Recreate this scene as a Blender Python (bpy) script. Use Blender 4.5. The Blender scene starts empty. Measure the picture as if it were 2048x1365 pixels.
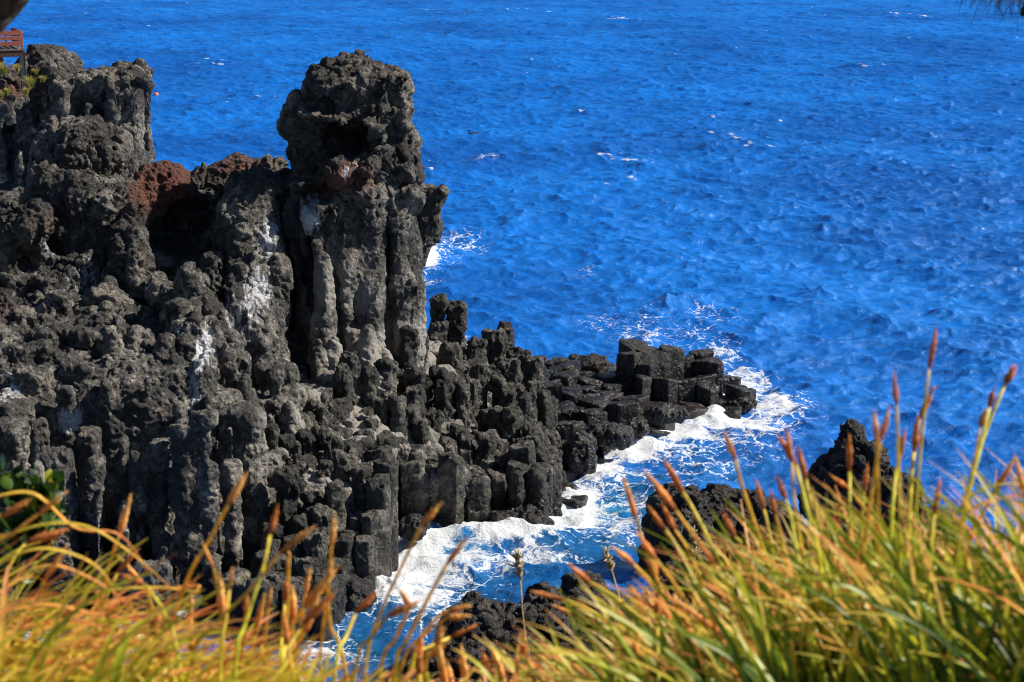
import bpy, math, random, os
import numpy as np
from mathutils import Vector, Matrix

SC = bpy.context.scene
COL = SC.collection
rng = np.random.default_rng(7)
random.seed(7)
R = math.radians

# ------------------------------------------------------------------ camera
F = 3822.0                      # focal length in photo pixels (2048 wide)
PITCH = R(13.0)
CAMZ = 25.0
cp, sp_ = math.cos(PITCH), math.sin(PITCH)
CAM = np.array([0.0, 0.0, CAMZ])
cam_d = bpy.data.cameras.new("camera")
cam = bpy.data.objects.new("camera", cam_d)
COL.objects.link(cam)
cam.location = (0, 0, CAMZ)
cam.rotation_euler = (R(90) - PITCH, 0, 0)
cam_d.sensor_width = 36.0
cam_d.lens = 36.0 * F / 2048.0
cam_d.clip_start = 0.05
cam_d.clip_end = 60000
cam_d.dof.use_dof = True
cam_d.dof.focus_distance = 80.0
cam_d.dof.aperture_fstop = (cam_d.lens / 1000.0) / 0.0066
SC.camera = cam


def at(px, py, Y):
    """world point on the line of sight of photo pixel (px,py) at distance Y"""
    a = (px - 1024.0) / F
    b = (py - 682.5) / F
    t = Y / (cp - b * sp_)
    return np.array([a * t, Y, CAMZ + t * (-sp_ - b * cp)])


def at0(px, py, z=0.0):
    a = (px - 1024.0) / F
    b = (py - 682.5) / F
    t = (z - CAMZ) / (-sp_ - b * cp)
    return np.array([a * t, t * (cp - b * sp_), z])


# ------------------------------------------------------------------ objects
def tag(o, label=None, cat=None, group=None, kind=None):
    if label: o["label"] = label
    if cat: o["category"] = cat
    if group: o["group"] = group
    if kind: o["kind"] = kind
    return o


def empty(name, loc=(0, 0, 0), label=None, cat=None, group=None):
    o = bpy.data.objects.new(name, None)
    o.empty_display_size = 0.1
    COL.objects.link(o)
    o.location = loc
    tag(o, label, cat, group)
    return o


def link_mesh(name, me, mat=None, parent=None, smooth=True):
    if mat: me.materials.append(mat)
    if smooth and len(me.polygons):
        me.polygons.foreach_set("use_smooth", np.ones(len(me.polygons), dtype=bool))
    o = bpy.data.objects.new(name, me)
    COL.objects.link(o)
    if parent is not None:
        o.parent = parent
        o.matrix_parent_inverse = Matrix.Translation(-parent.location)
    return o


def np_mesh(name, verts, faces, attrs=None):
    """faces: (n,k) int array, or list of arrays of different k"""
    me = bpy.data.meshes.new(name)
    verts = np.ascontiguousarray(verts, dtype=np.float32)
    if not isinstance(faces, list): faces = [faces]
    faces = [np.asarray(f, dtype=np.int32) for f in faces if len(f)]
    me.vertices.add(len(verts))
    me.vertices.foreach_set("co", verts.ravel())
    nl = sum(f.size for f in faces); nf = sum(len(f) for f in faces)
    me.loops.add(nl)
    me.loops.foreach_set("vertex_index", np.concatenate([f.ravel() for f in faces]))
    me.polygons.add(nf)
    tot = np.concatenate([np.full(len(f), f.shape[1], np.int32) for f in faces])
    st = np.concatenate([[0], np.cumsum(tot)[:-1]]).astype(np.int32)
    me.polygons.foreach_set("loop_start", st)
    me.update(calc_edges=True)
    if attrs:
        for k, v in attrs.items(): set_attr(me, k, v)
    return me


def set_attr(me, k, v):
    a = me.attributes.get(k) or me.attributes.new(k, 'FLOAT', 'POINT')
    a.data.foreach_set("value", np.ascontiguousarray(v, dtype=np.float32))


def get_co(me):
    c = np.empty(len(me.vertices) * 3, np.float32)
    me.vertices.foreach_get("co", c)
    return c.reshape(-1, 3)


def set_co(me, c):
    me.vertices.foreach_set("co", np.ascontiguousarray(c, dtype=np.float32).ravel())
    me.update()


def get_no(me):
    c = np.empty(len(me.vertices) * 3, np.float32)
    me.vertex_normals.foreach_get("vector", c)
    return c.reshape(-1, 3)


def subdivide(me, levels=1):
    o = bpy.data.objects.new("tmp", me)
    COL.objects.link(o)
    m = o.modifiers.new("s", 'SUBSURF')
    m.levels = levels; m.render_levels = levels
    dg = bpy.context.evaluated_depsgraph_get()
    n = bpy.data.meshes.new_from_object(o.evaluated_get(dg))
    bpy.data.objects.remove(o)
    bpy.data.meshes.remove(me)
    return n


# ------------------------------------------------------------------ noise
_perm = np.random.default_rng(3).permutation(256).astype(np.int32)
_perm = np.concatenate([_perm, _perm, _perm])
_g = np.random.default_rng(4).normal(size=(256, 3)).astype(np.float32)
_g /= np.linalg.norm(_g, axis=1, keepdims=True)


def perlin(p):
    p = np.asarray(p, np.float32)
    i = np.floor(p)
    f = p - i
    i = i.astype(np.int32) & 255
    u = f * f * f * (f * (f * 6 - 15) + 10)
    out = 0
    for dx in (0, 1):
        wx = u[:, 0] if dx else 1 - u[:, 0]
        hx = _perm[i[:, 0] + dx]
        for dy in (0, 1):
            wy = wx * (u[:, 1] if dy else 1 - u[:, 1])
            hy = _perm[hx + ((i[:, 1] + dy) & 255)]
            for dz in (0, 1):
                w = wy * (u[:, 2] if dz else 1 - u[:, 2])
                g = _g[_perm[hy + ((i[:, 2] + dz) & 255)]]
                out = out + w * (g[:, 0] * (f[:, 0] - dx) + g[:, 1] * (f[:, 1] - dy) + g[:, 2] * (f[:, 2] - dz))
    return out * 1.6


def fbm(p, freq=1.0, octv=4, gain=0.5, ridge=False, off=0.0):
    p = np.asarray(p, np.float32)
    a = 1.0; s = 0; tot = 0
    q = p * freq + off
    for k in range(octv):
        n = perlin(q)
        if ridge: n = 1 - 2 * np.abs(n)
        s = s + a * n; tot += a
        a *= gain
        q = q[:, [1, 2, 0]] * 2.03 + 17.3
    return s / tot


def hash2(ix, iy, k=0):
    h = (ix.astype(np.int64) * 374761393 + iy.astype(np.int64) * 668265263 + k * 1442695041) & 0xffffffff
    h = ((h ^ (h >> 13)) * 1274126177) & 0xffffffff
    h = h ^ (h >> 16)
    return (h & 0xffffff).astype(np.float64) / float(0x1000000)


def hash3(ix, iy, iz, k=0):
    return hash2(ix + iz * 7919, iy + iz * 104729, k)


def worley3(p, freq, jit=0.9):
    """F1 distance in cell units and F2-F1"""
    q = np.asarray(p, np.float32) * freq
    i = np.floor(q).astype(np.int32)
    f = q - i
    f1 = np.full(len(q), 9.0, np.float32); f2 = f1.copy()
    for dx in (-1, 0, 1):
        for dy in (-1, 0, 1):
            for dz in (-1, 0, 1):
                a, b, c = i[:, 0] + dx, i[:, 1] + dy, i[:, 2] + dz
                h = _perm[_perm[_perm[a & 255] + (b & 255)] + (c & 255)]
                g = _g[h] * 0.5 * jit
                d = (dx + .5 + g[:, 0] - f[:, 0]) ** 2 + (dy + .5 + g[:, 1] - f[:, 1]) ** 2 + (dz + .5 + g[:, 2] - f[:, 2]) ** 2
                m = d < f1
                f2 = np.where(m, f1, np.minimum(f2, d))
                f1 = np.where(m, d, f1)
    return np.sqrt(f1), np.sqrt(f2) - np.sqrt(f1)


def sstep(a, b, x):
    t = np.clip((x - a) / (b - a), 0, 1)
    return t * t * (3 - 2 * t)


# ------------------------------------------------------------------ surface nets
def surface_nets(f, org, h):
    nx, ny, nz = f.shape
    ins = f < 0
    c8 = [ins[dx:nx - 1 + dx, dy:ny - 1 + dy, dz:nz - 1 + dz] for dx in (0, 1) for dy in (0, 1) for dz in (0, 1)]
    cnt = np.zeros((nx - 1, ny - 1, nz - 1), np.int8)
    for c in c8: cnt += c
    act = (cnt > 0) & (cnt < 8)
    idx = np.argwhere(act)
    vid = np.full(act.shape, -1, np.int32)
    vid[act] = np.arange(len(idx), dtype=np.int32)
    acc = np.zeros((len(idx), 3), np.float32); num = np.zeros(len(idx), np.float32)
    corners = [(dx, dy, dz) for dx in (0, 1) for dy in (0, 1) for dz in (0, 1)]
    fv = [f[idx[:, 0] + c[0], idx[:, 1] + c[1], idx[:, 2] + c[2]] for c in corners]
    for a in range(8):
        for b in range(a + 1, 8):
            d = np.array(corners[b]) - np.array(corners[a])
            if np.abs(d).sum() != 1: continue
            m = (fv[a] < 0) != (fv[b] < 0)
            t = np.where(m, fv[a] / np.where(m, fv[a] - fv[b], 1), 0)
            pt = np.array(corners[a], np.float32)[None] + t[:, None] * d[None].astype(np.float32)
            acc += np.where(m[:, None], pt, 0); num += m
    v = (idx + acc / num[:, None]) * h + np.asarray(org)[None]
    faces = []
    for ax in range(3):
        s0 = [slice(None)] * 3; s1 = [slice(None)] * 3
        s0[ax] = slice(0, -1); s1[ax] = slice(1, None)
        A = ins[tuple(s0)]; B = ins[tuple(s1)]
        e = np.argwhere(A != B)
        o1, o2 = [(1, 2), (2, 0), (0, 1)][ax]
        dims = act.shape
        ok = (e[:, o1] > 0) & (e[:, o1] < f.shape[o1] - 1) & (e[:, o2] > 0) & (e[:, o2] < f.shape[o2] - 1)
        e = e[ok]
        def g(a, b):
            q = e.copy(); q[:, o1] -= a; q[:, o2] -= b
            return vid[q[:, 0], q[:, 1], q[:, 2]]
        quad = np.stack([g(1, 1), g(0, 1), g(0, 0), g(1, 0)], 1)
        flip = ~A[e[:, 0], e[:, 1], e[:, 2]]
        quad[flip] = quad[flip][:, ::-1]
        faces.append(quad)
    return v.astype(np.float32), np.concatenate(faces)


# ------------------------------------------------------------------ sdf primitives
def sd_ell(P, c, r, yaw=0.0):
    x, y, z = P[0] - c[0], P[1] - c[1], P[2] - c[2]
    if yaw:
        ca, sa = math.cos(yaw), math.sin(yaw)
        x, y = ca * x + sa * y, -sa * x + ca * y
    k0 = np.sqrt((x / r[0]) ** 2 + (y / r[1]) ** 2 + (z / r[2]) ** 2)
    return (k0 - 1) * min(r)


def sd_box(P, c, hs, rad=0.3, yaw=0.0, tilt=0.0):
    x, y, z = P[0] - c[0], P[1] - c[1], P[2] - c[2]
    if yaw:
        ca, sa = math.cos(yaw), math.sin(yaw)
        x, y = ca * x + sa * y, -sa * x + ca * y
    if tilt: x = x + tilt * z
    qx, qy, qz = np.abs(x) - hs[0] + rad, np.abs(y) - hs[1] + rad, np.abs(z) - hs[2] + rad
    qx, qy, qz = np.broadcast_arrays(qx, qy, qz)
    o = np.sqrt(np.maximum(qx, 0) ** 2 + np.maximum(qy, 0) ** 2 + np.maximum(qz, 0) ** 2)
    return o + np.minimum(np.maximum(qx, np.maximum(qy, qz)), 0) - rad


def sd_cap(P, a, b, ra, rb):
    a = np.asarray(a); b = np.asarray(b)
    d = b - a
    x, y, z = P[0] - a[0], P[1] - a[1], P[2] - a[2]
    t = np.clip((x * d[0] + y * d[1] + z * d[2]) / (d @ d), 0, 1)
    return np.sqrt((x - t * d[0]) ** 2 + (y - t * d[1]) ** 2 + (z - t * d[2]) ** 2) - (ra + (rb - ra) * t)


def smin(a, b, k):
    h = np.maximum(k - np.abs(a - b), 0) / k
    return np.minimum(a, b) - h * h * k * 0.25


def smax(a, b, k):
    return -smin(-a, -b, k)


def grid(lo, hi, h):
    n = [int(math.ceil((hi[i] - lo[i]) / h)) + 1 for i in range(3)]
    ax = [(lo[i] + h * np.arange(n[i])).astype(np.float32) for i in range(3)]
    return ax[0][:, None, None], ax[1][None, :, None], ax[2][None, None, :]


def close_grid(f):
    f[0] = 1; f[-1] = 1; f[:, 0] = 1; f[:, -1] = 1; f[:, :, 0] = 1; f[:, :, -1] = 1
    return f


# ------------------------------------------------------------------ a solid carved out of warped space
def lerp_axis(A, pos, ax):
    i = np.clip(np.floor(pos).astype(int), 0, A.shape[ax] - 2); f = (pos - i).astype(np.float32)
    sh = [1, 1, 1]; sh[ax] = len(pos)
    f = f.reshape(sh)
    return np.take(A, i, ax) * (1 - f) + np.take(A, i + 1, ax) * f


def noise_field(ax, step, freq, octv, ridge=False, off=0.0, zs=1.0):
    """noise sampled on a coarse lattice, spread over the fine one"""
    lo = [a[0] for a in ax]
    n = [int((a[-1] - a[0]) / step) + 3 for a in ax]
    g = np.stack(np.meshgrid(*[lo[i] + step * np.arange(n[i]) for i in range(3)], indexing='ij'), -1).reshape(-1, 3)
    A = fbm(g * np.array([1, 1, zs]), freq, octv, 0.55, ridge, off).reshape(n).astype(np.float32)
    for i in range(3): A = lerp_axis(A, (ax[i] - lo[i]) / step, i)
    return A


class Solid:
    def __init__(s, lo, hi, h, warp=0.45, wf=0.42, seed=0.0, zs=0.8):
        s.lo, s.h = np.array(lo, float), h
        s.ax = [(lo[i] + h * np.arange(int(math.ceil((hi[i] - lo[i]) / h)) + 1)).astype(np.float32) for i in range(3)]
        s.shape = tuple(len(a) for a in s.ax)
        s.X = s.ax[0][:, None, None]; s.Y = s.ax[1][None, :, None]; s.Z = s.ax[2][None, None, :]
        W = [noise_field(s.ax, max(.3, h), wf, 3, False, seed + 11 * k, zs) * warp for k in range(3)]
        s.P = [W[0] + s.X, W[1] + s.Y, W[2] * 0.7 + s.Z]
        s.g = np.full(s.shape, 3.0, np.float32)

    def sl(s, lo, hi, m):
        o = []
        for i in range(3):
            a = int((lo[i] - m - s.lo[i]) / s.h); b = int((hi[i] + m - s.lo[i]) / s.h) + 2
            o.append(slice(max(0, a), max(0, min(s.shape[i], b))))
        return tuple(o)

    def put(s, sl, fn, k, cut=False):
        P = [p[sl] for p in s.P]
        if P[0].size == 0: return
        d = fn(P).astype(np.float32)
        s.g[sl] = smax(s.g[sl], -d, k) if cut else smin(s.g[sl], d, k)

    def E(s, c, r, k=.4, yaw=0.0, cut=False):
        c = np.asarray(c); m = max(r)
        s.put(s.sl(c - m, c + m, 1.1), lambda P: sd_ell(P, c, r, yaw), k, cut)

    def B(s, c, hs, rad=.3, yaw=0.0, tilt=0.0, k=.3, cut=False):
        c = np.asarray(c); m = np.array([max(hs[0], hs[1]) * 1.42 + abs(tilt) * hs[2]] * 2 + [hs[2]])
        s.put(s.sl(c - m, c + m, 1.1), lambda P: sd_box(P, c, hs, rad, yaw, tilt), k, cut)

    def C(s, a, b, ra, rb, k=.35, cut=False):
        a = np.asarray(a); b = np.asarray(b); m = max(ra, rb)
        s.put(s.sl(np.minimum(a, b) - m, np.maximum(a, b) + m, 1.1), lambda P: sd_cap(P, a, b, ra, rb), k, cut)

    def mesh(s, name):
        v, f = surface_nets(close_grid(s.g), s.lo, s.h)
        return np_mesh(name, v, f)


def facets(p, freq, seed=0):
    """broken-rock relief: each cell of a 3D Voronoi is its own tilted plane"""
    q = np.asarray(p, np.float32) * freq + seed
    i = np.floor(q).astype(np.int32)
    f = q - i
    best = np.full(len(q), 99.0, np.float32); val = np.zeros(len(q), np.float32); sec = best.copy()
    for dx in (-1, 0, 1):
        for dy in (-1, 0, 1):
            for dz in (-1, 0, 1):
                h = _perm[_perm[_perm[(i[:, 0] + dx) & 255] + ((i[:, 1] + dy) & 255)] + ((i[:, 2] + dz) & 255)]
                g = _g[h] * 0.5
                r = np.stack([f[:, 0] - dx - .5 - g[:, 0], f[:, 1] - dy - .5 - g[:, 1], f[:, 2] - dz - .5 - g[:, 2]], 1)
                d = (r * r).sum(1)
                t = _g[(h * 7 + 31) & 255]
                v = (r * t).sum(1) * 1.1 + t[:, 0] * 0.45
                m = d < best
                sec = np.where(m, best, np.minimum(sec, d))
                val = np.where(m, v, val); best = np.where(m, d, best)
    crack = np.exp(-((np.sqrt(sec) - np.sqrt(best)) / 0.07) ** 2)
    return val, crack


# ------------------------------------------------------------------ plan voronoi
class Vor:
    def __init__(s, sp, seed, jit=0.55, rot=0.3):
        s.sp, s.seed, s.jit, s.rot = sp, seed, jit, rot

    def centre(s, ix, iy):
        jx = (hash2(ix, iy, s.seed) - .5) * s.jit; jy = (hash2(ix, iy, s.seed + 1) - .5) * s.jit
        u = (ix + 0.5 * (iy & 1) + jx) * s.sp; v = (iy + jy) * s.sp * 0.866
        c, n = math.cos(s.rot), math.sin(s.rot)
        return c * u - n * v, n * u + c * v

    def near(s, x, y):
        """candidate cells round every (x,y): arrays (k, ...) of ix, iy, cx, cy sorted by distance"""
        c, n = math.cos(s.rot), math.sin(s.rot)
        u = (c * x + n * y) / s.sp; v = (-n * x + c * y) / (s.sp * 0.866)
        iy0 = np.round(v).astype(np.int64); ix0 = np.round(u - 0.5 * (iy0 & 1)).astype(np.int64)
        L = []
        for dy in (-2, -1, 0, 1, 2):
            for dx in (-2, -1, 0, 1, 2):
                ix, iy = ix0 + dx, iy0 + dy
                cx, cy = s.centre(ix, iy)
                L.append((ix, iy, cx, cy))
        A = [np.stack([l[k] for l in L]) for k in range(4)]
        d = (A[2] - x) ** 2 + (A[3] - y) ** 2
        o = np.argsort(d, axis=0)
        return [np.take_along_axis(a, o, 0) for a in A]

    def cell_sd(s, x, y, C, j, kmax=12):
        """signed distance of (x,y) to the border of candidate cell j"""
        cx, cy = C[2], C[3]
        sd = np.full(np.shape(x), -9.0)
        pj = (x - cx[j]) ** 2 + (y - cy[j]) ** 2
        for k in range(kmax):
            if k == j: continue
            dk = np.sqrt((cx[j] - cx[k]) ** 2 + (cy[j] - cy[k]) ** 2)
            pk = (x - cx[k]) ** 2 + (y - cy[k]) ** 2
            sd = np.maximum(sd, (pj - pk) / (2 * dk))
        return sd

    def poly(s, ix, iy, gap=0.0):
        """border polygon of one cell"""
        ix = np.int64(ix); iy = np.int64(iy)
        cx, cy = s.centre(ix, iy)
        P = [(cx + s.sp * 2 * math.cos(t), cy + s.sp * 2 * math.sin(t)) for t in np.linspace(0, 2 * math.pi, 16, endpoint=False)]
        for dy in range(-3, 4):
            for dx in range(-3, 4):
                if dx == 0 and dy == 0: continue
                ox, oy = s.centre(ix + dx, iy + dy)
                nx, ny = ox - cx, oy - cy
                L = math.hypot(nx, ny); nx /= L; ny /= L
                lim = L / 2 - gap
                Q = []
                for a, b in zip(P, P[1:] + P[:1]):
                    da = (a[0] - cx) * nx + (a[1] - cy) * ny - lim
                    db = (b[0] - cx) * nx + (b[1] - cy) * ny - lim
                    if da <= 0: Q.append(a)
                    if (da <= 0) != (db <= 0):
                        t = da / (da - db)
                        Q.append((a[0] + t * (b[0] - a[0]), a[1] + t * (b[1] - a[1])))
                P = Q
                if not P: return (cx, cy), []
        return (cx, cy), P
# ------------------------------------------------------------------ materials
class NT:
    def __init__(s, name):
        s.m = bpy.data.materials.new(name)
        s.m.use_nodes = True
        s.t = s.m.node_tree
        s.t.nodes.clear()
        s.out = s.t.nodes.new('ShaderNodeOutputMaterial')

    def n(s, typ, ins=None, **kw):
        nd = s.t.nodes.new(typ)
        for k, v in kw.items(): setattr(nd, k, v)
        for k, v in (ins or {}).items(): s.set(nd, k, v)
        return nd

    def set(s, nd, k, v):
        sock = nd.inputs[k]
        if isinstance(v, bpy.types.NodeSocket): s.t.links.new(v, sock)
        elif isinstance(v, bpy.types.Node): s.t.links.new(v.outputs[0], sock)
        else:
            if sock.type == 'RGBA' and len(v) == 3: v = (*v, 1)
            sock.default_value = v

    def attr(s, name):
        return s.n('ShaderNodeAttribute', attribute_name=name).outputs['Fac']

    def math(s, op, a, b=0.0, clamp=False):
        return s.n('ShaderNodeMath', {0: a, 1: b}, operation=op, use_clamp=clamp).outputs[0]

    def noise(s, vec, scale, detail=4, rough=0.55, dist=0.0, out='Fac'):
        return s.n('ShaderNodeTexNoise', {'Vector': vec, 'Scale': scale, 'Detail': detail, 'Roughness': rough, 'Distortion': dist}).outputs[out]

    def rng(s, v, a, b, c=0.0, d=1.0, smooth=True):
        nd = s.n('ShaderNodeMapRange', {'Value': v, 'From Min': a, 'From Max': b, 'To Min': c, 'To Max': d},
                 interpolation_type='SMOOTHSTEP' if smooth else 'LINEAR')
        return nd.outputs[0]

    def mix(s, fac, a, b):
        nd = s.n('ShaderNodeMix', data_type='RGBA')
        for sk, v in ((nd.inputs[0], fac), (nd.inputs[6], a), (nd.inputs[7], b)):
            if isinstance(v, bpy.types.NodeSocket): s.t.links.new(v, sk)
            else: sk.default_value = (*v, 1) if (not isinstance(v, float) and len(v) == 3) else v
        return nd.outputs[2]

    def mul(s, col, val):
        nd = s.n('ShaderNodeVectorMath', {0: col}, operation='SCALE')
        s.set(nd, 'Scale', val)
        return nd.outputs[0]

    def pos(s):
        return s.n('ShaderNodeNewGeometry').outputs['Position']

    def done(s, shader):
        s.t.links.new(shader if isinstance(shader, bpy.types.NodeSocket) else shader.outputs[0], s.out.inputs['Surface'])
        return s.m


def rock_material(name, dark=(0.022, 0.022, 0.024), mid=(0.075, 0.072, 0.069), light=(0.17, 0.16, 0.145), wet0=0.5, wet1=2.4, bump=1.0):
    N = NT(name)
    P = N.pos()
    n1 = N.noise(P, 0.45, 5, 0.6)
    n2 = N.noise(P, 3.0, 6, 0.65)
    n3 = N.noise(P, 16.0, 4, 0.6)
    v = N.math('ADD', N.math('MULTIPLY', n1, 0.55), N.math('MULTIPLY', n2, 0.55))
    ramp = N.n('ShaderNodeValToRGB', {0: v})
    e = ramp.color_ramp.elements
    e[0].position = 0.36; e[0].color = (*dark, 1)
    e[1].position = 0.74; e[1].color = (*light, 1)
    m = ramp.color_ramp.elements.new(0.54); m.color = (*mid, 1)
    col = ramp.outputs[0]
    col = N.mul(col, N.rng(n3, 0.25, 0.75, 0.5, 1.5))
    # pale smooth matrix
    pale = N.attr('pale')
    pm = N.rng(N.math('ADD', pale, N.math('MULTIPLY', N.math('SUBTRACT', n2, 0.5), 0.5)), 0.3, 0.7)
    col = N.mix(pm, col, N.mix(n1, (0.19, 0.175, 0.155), (0.33, 0.305, 0.265)))
    # weathered red scoria
    red = N.attr('red')
    rm = N.rng(N.math('ADD', red, N.math('MULTIPLY', N.math('SUBTRACT', n2, 0.5), 1.0)), 0.3, 0.75)
    col = N.mix(rm, col, N.mix(n3, (0.08, 0.030, 0.022), (0.24, 0.095, 0.065)))
    # white bird lime and salt
    n5 = N.noise(N.n('ShaderNodeMapping', {'Vector': P, 'Scale': (1, 1, .22)}).outputs[0], 4.0, 8, 0.72)
    white = N.attr('white')
    wm = N.rng(N.math('ADD', white, N.math('MULTIPLY', N.math('SUBTRACT', n5, 0.5), 1.7)), 0.45, 0.72)
    col = N.mix(N.math('MULTIPLY', wm, N.rng(white, 0.02, 0.15)), col, (0.66, 0.66, 0.68))
    # wet zone at the waterline
    sep = N.n('ShaderNodeSeparateXYZ', {0: P})
    zz = N.math('ADD', sep.outputs[2], N.math('MULTIPLY', N.math('SUBTRACT', n1, 0.5), 2.0))
    wet = N.rng(zz, wet0, wet1, 1.0, 0.0)
    wc = N.mix(N.rng(n2, 0.4, 0.7), (0.013, 0.012, 0.012), (0.042, 0.031, 0.025))
    col = N.mix(N.math('MULTIPLY', wet, 0.85), col, wc)
    rough = N.rng(wet, 0.0, 1.0, 0.85, 0.24)
    # relief
    ra = N.attr('rough')
    b1 = N.noise(P, 2.6, 8, 0.68)
    vo = N.n('ShaderNodeTexVoronoi', {'Vector': N.n('ShaderNodeVectorMath', {0: P, 1: N.mul(N.n('ShaderNodeTexNoise', {'Vector': P, 'Scale': 3.0}).outputs['Color'], 0.3)}, operation='ADD').outputs[0], 'Scale': 4.2},
             feature='SMOOTH_F1')
    vo.inputs['Smoothness'].default_value = 0.3
    pit = N.rng(vo.outputs['Distance'], 0.05, 0.55, 0.0, 1.0)
    b2 = N.noise(P, 11.0, 8, 0.75)
    hgt = N.math('ADD', N.math('ADD', N.math('MULTIPLY', b1, 0.9), N.math('MULTIPLY', pit, 0.35)), N.math('MULTIPLY', b2, 0.34))
    bp = N.n('ShaderNodeBump', {'Strength': 1.0, 'Distance': N.math('MULTIPLY', N.math('ADD', 0.30, N.math('MULTIPLY', ra, 0.7)), 0.55 * bump), 'Height': hgt})
    bs = N.n('ShaderNodeBsdfPrincipled', {'Base Color': col, 'Roughness': rough, 'Specular IOR Level': 0.35, 'Normal': bp})
    return N.done(bs)


def simple(name, base, rough=0.6, var=0.25, scale=8.0, bump=0.0, metal=0.0, spec=0.4):
    N = NT(name)
    P = N.pos()
    n = N.noise(P, scale, 5, 0.6)
    col = N.mul(N.mix(0.0, base, base), N.rng(n, 0.3, 0.7, 1 - var, 1 + var))
    ins = {'Base Color': col, 'Roughness': rough, 'Metallic': metal, 'Specular IOR Level': spec}
    if bump:
        ins['Normal'] = N.n('ShaderNodeBump', {'Strength': 1.0, 'Distance': bump, 'Height': n})
    return N.done(N.n('ShaderNodeBsdfPrincipled', ins))


def water_material():
    N = NT("sea_water")
    P = N.pos()
    foam_a = N.attr('foam'); cap_a = N.attr('cap'); turq = N.attr('turq')
    mp = N.n('ShaderNodeMapping', {'Vector': P, 'Rotation': (0, 0, 0.5), 'Scale': (0.8, 1.6, 1.0)}).outputs[0]
    r1 = N.noise(mp, 2.6, 7, 0.66, 0.5)
    r2 = N.noise(mp, 7.0, 3, 0.6, 0.2)
    hg = N.math('ADD', N.math('MULTIPLY', r1, 0.8), N.math('MULTIPLY', r2, 0.08))
    bp = N.n('ShaderNodeBump', {'Strength': 1.0, 'Distance': 0.19, 'Height': hg})
    big = N.math('ADD', N.math('MULTIPLY', N.noise(P, 0.045, 3, 0.5), 0.5), N.math('MULTIPLY', N.noise(P, 0.011, 2, 0.5), 0.5))
    deep = N.mix(N.rng(big, 0.36, 0.62), WATER_A, WATER_B)
    wc = N.mix(turq, N.mix(N.attr('teal'), deep, (0.002, 0.085, 0.20)), (0.04, 0.42, 0.62))
    # light scattered back from the water body hardly depends on the facet; the skin mirrors the sky
    nrm = N.n('ShaderNodeVectorMath', {0: N.n('ShaderNodeMix', {0: 1.0, 4: (0, 0, 1), 5: bp.outputs[0]}, data_type='VECTOR').outputs[1]}, operation='NORMALIZE').outputs[0]
    bodyw = N.n('ShaderNodeBsdfDiffuse', {'Color': wc, 'Normal': nrm})
    skin = N.n('ShaderNodeBsdfGlossy', {'Color': (*WATER_SPEC, 1), 'Roughness': 0.12, 'Normal': bp})
    fr = N.n('ShaderNodeFresnel', {'IOR': 1.33, 'Normal': bp}).outputs[0]
    fr = N.rng(fr, 0.0, 0.75, 0.02, 0.38, False)   # facets of a rough sea hide one another at grazing angles
    wat = N.n('ShaderNodeMixShader', {0: fr, 1: bodyw, 2: skin})
    dn = N.n('ShaderNodeTexNoise', {'Vector': P, 'Scale': 0.8, 'Detail': 5.0}).outputs['Color']
    pw = N.n('ShaderNodeVectorMath', {0: P, 1: N.mul(dn, 2.4)}, operation='ADD').outputs[0]
    fine = N.noise(pw, 7.0, 6, 0.72)
    f2 = N.noise(pw, 0.75, 9, 0.72)

    def web(sc, wd):
        v = N.n('ShaderNodeTexVoronoi', {'Vector': pw, 'Scale': sc}, feature='DISTANCE_TO_EDGE').outputs['Distance']
        return N.rng(v, 0.0, wd, 1.0, 0.0)
    w1, w2 = web(0.95, 0.16), web(2.6, 0.20)
    nz = N.math('MULTIPLY', N.math('SUBTRACT', fine, 0.5), 1.4)
    fz = N.math('MULTIPLY', N.math('SUBTRACT', f2, 0.5), 2.6)
    body = N.math('ADD', N.math('ADD', N.math('MULTIPLY', foam_a, 1.65), fz), nz)
    m1 = N.rng(body, 0.74, 1.2)
    wl = N.math('ADD', N.math('MULTIPLY', w1, 0.55), N.math('MULTIPLY', w2, 0.35))
    lc = N.math('ADD', N.math('ADD', wl, N.math('SUBTRACT', N.math('MULTIPLY', foam_a, 1.5), 0.75)), N.math('ADD', N.math('MULTIPLY', fz, 0.35), N.math('MULTIPLY', nz, 0.6)))
    m2 = N.math('MULTIPLY', N.rng(lc, 0.25, 0.7), N.rng(foam_a, 0.03, 0.15))
    st = N.noise(N.n('ShaderNodeMapping', {'Vector': P, 'Rotation': (0, 0, 0.45), 'Scale': (0.6, 2.2, 1.0)}).outputs[0], 2.2, 5, 0.7)
    cp_ = N.math('ADD', N.math('MULTIPLY', cap_a, 0.9), N.math('ADD', N.math('MULTIPLY', N.math('SUBTRACT', st, 0.5), 2.0), nz))
    m3 = N.math('MULTIPLY', N.math('MULTIPLY', N.rng(cp_, 0.35, 1.15), N.rng(cap_a, 0.02, 0.5)), 0.9)
    fm = N.math('MAXIMUM', N.math('MAXIMUM', m1, m2), m3)
    fb = N.n('ShaderNodeBump', {'Strength': 1.0, 'Distance': 0.25, 'Height': N.math('ADD', f2, N.math('MULTIPLY', fine, 0.5))})
    foam = N.n('ShaderNodeBsdfPrincipled', {'Base Color': (0.84, 0.87, 0.90), 'Roughness': 0.7, 'Normal': fb})
    mx = N.n('ShaderNodeMixShader', {0: fm, 1: wat, 2: foam})
    return N.done(mx)


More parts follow.
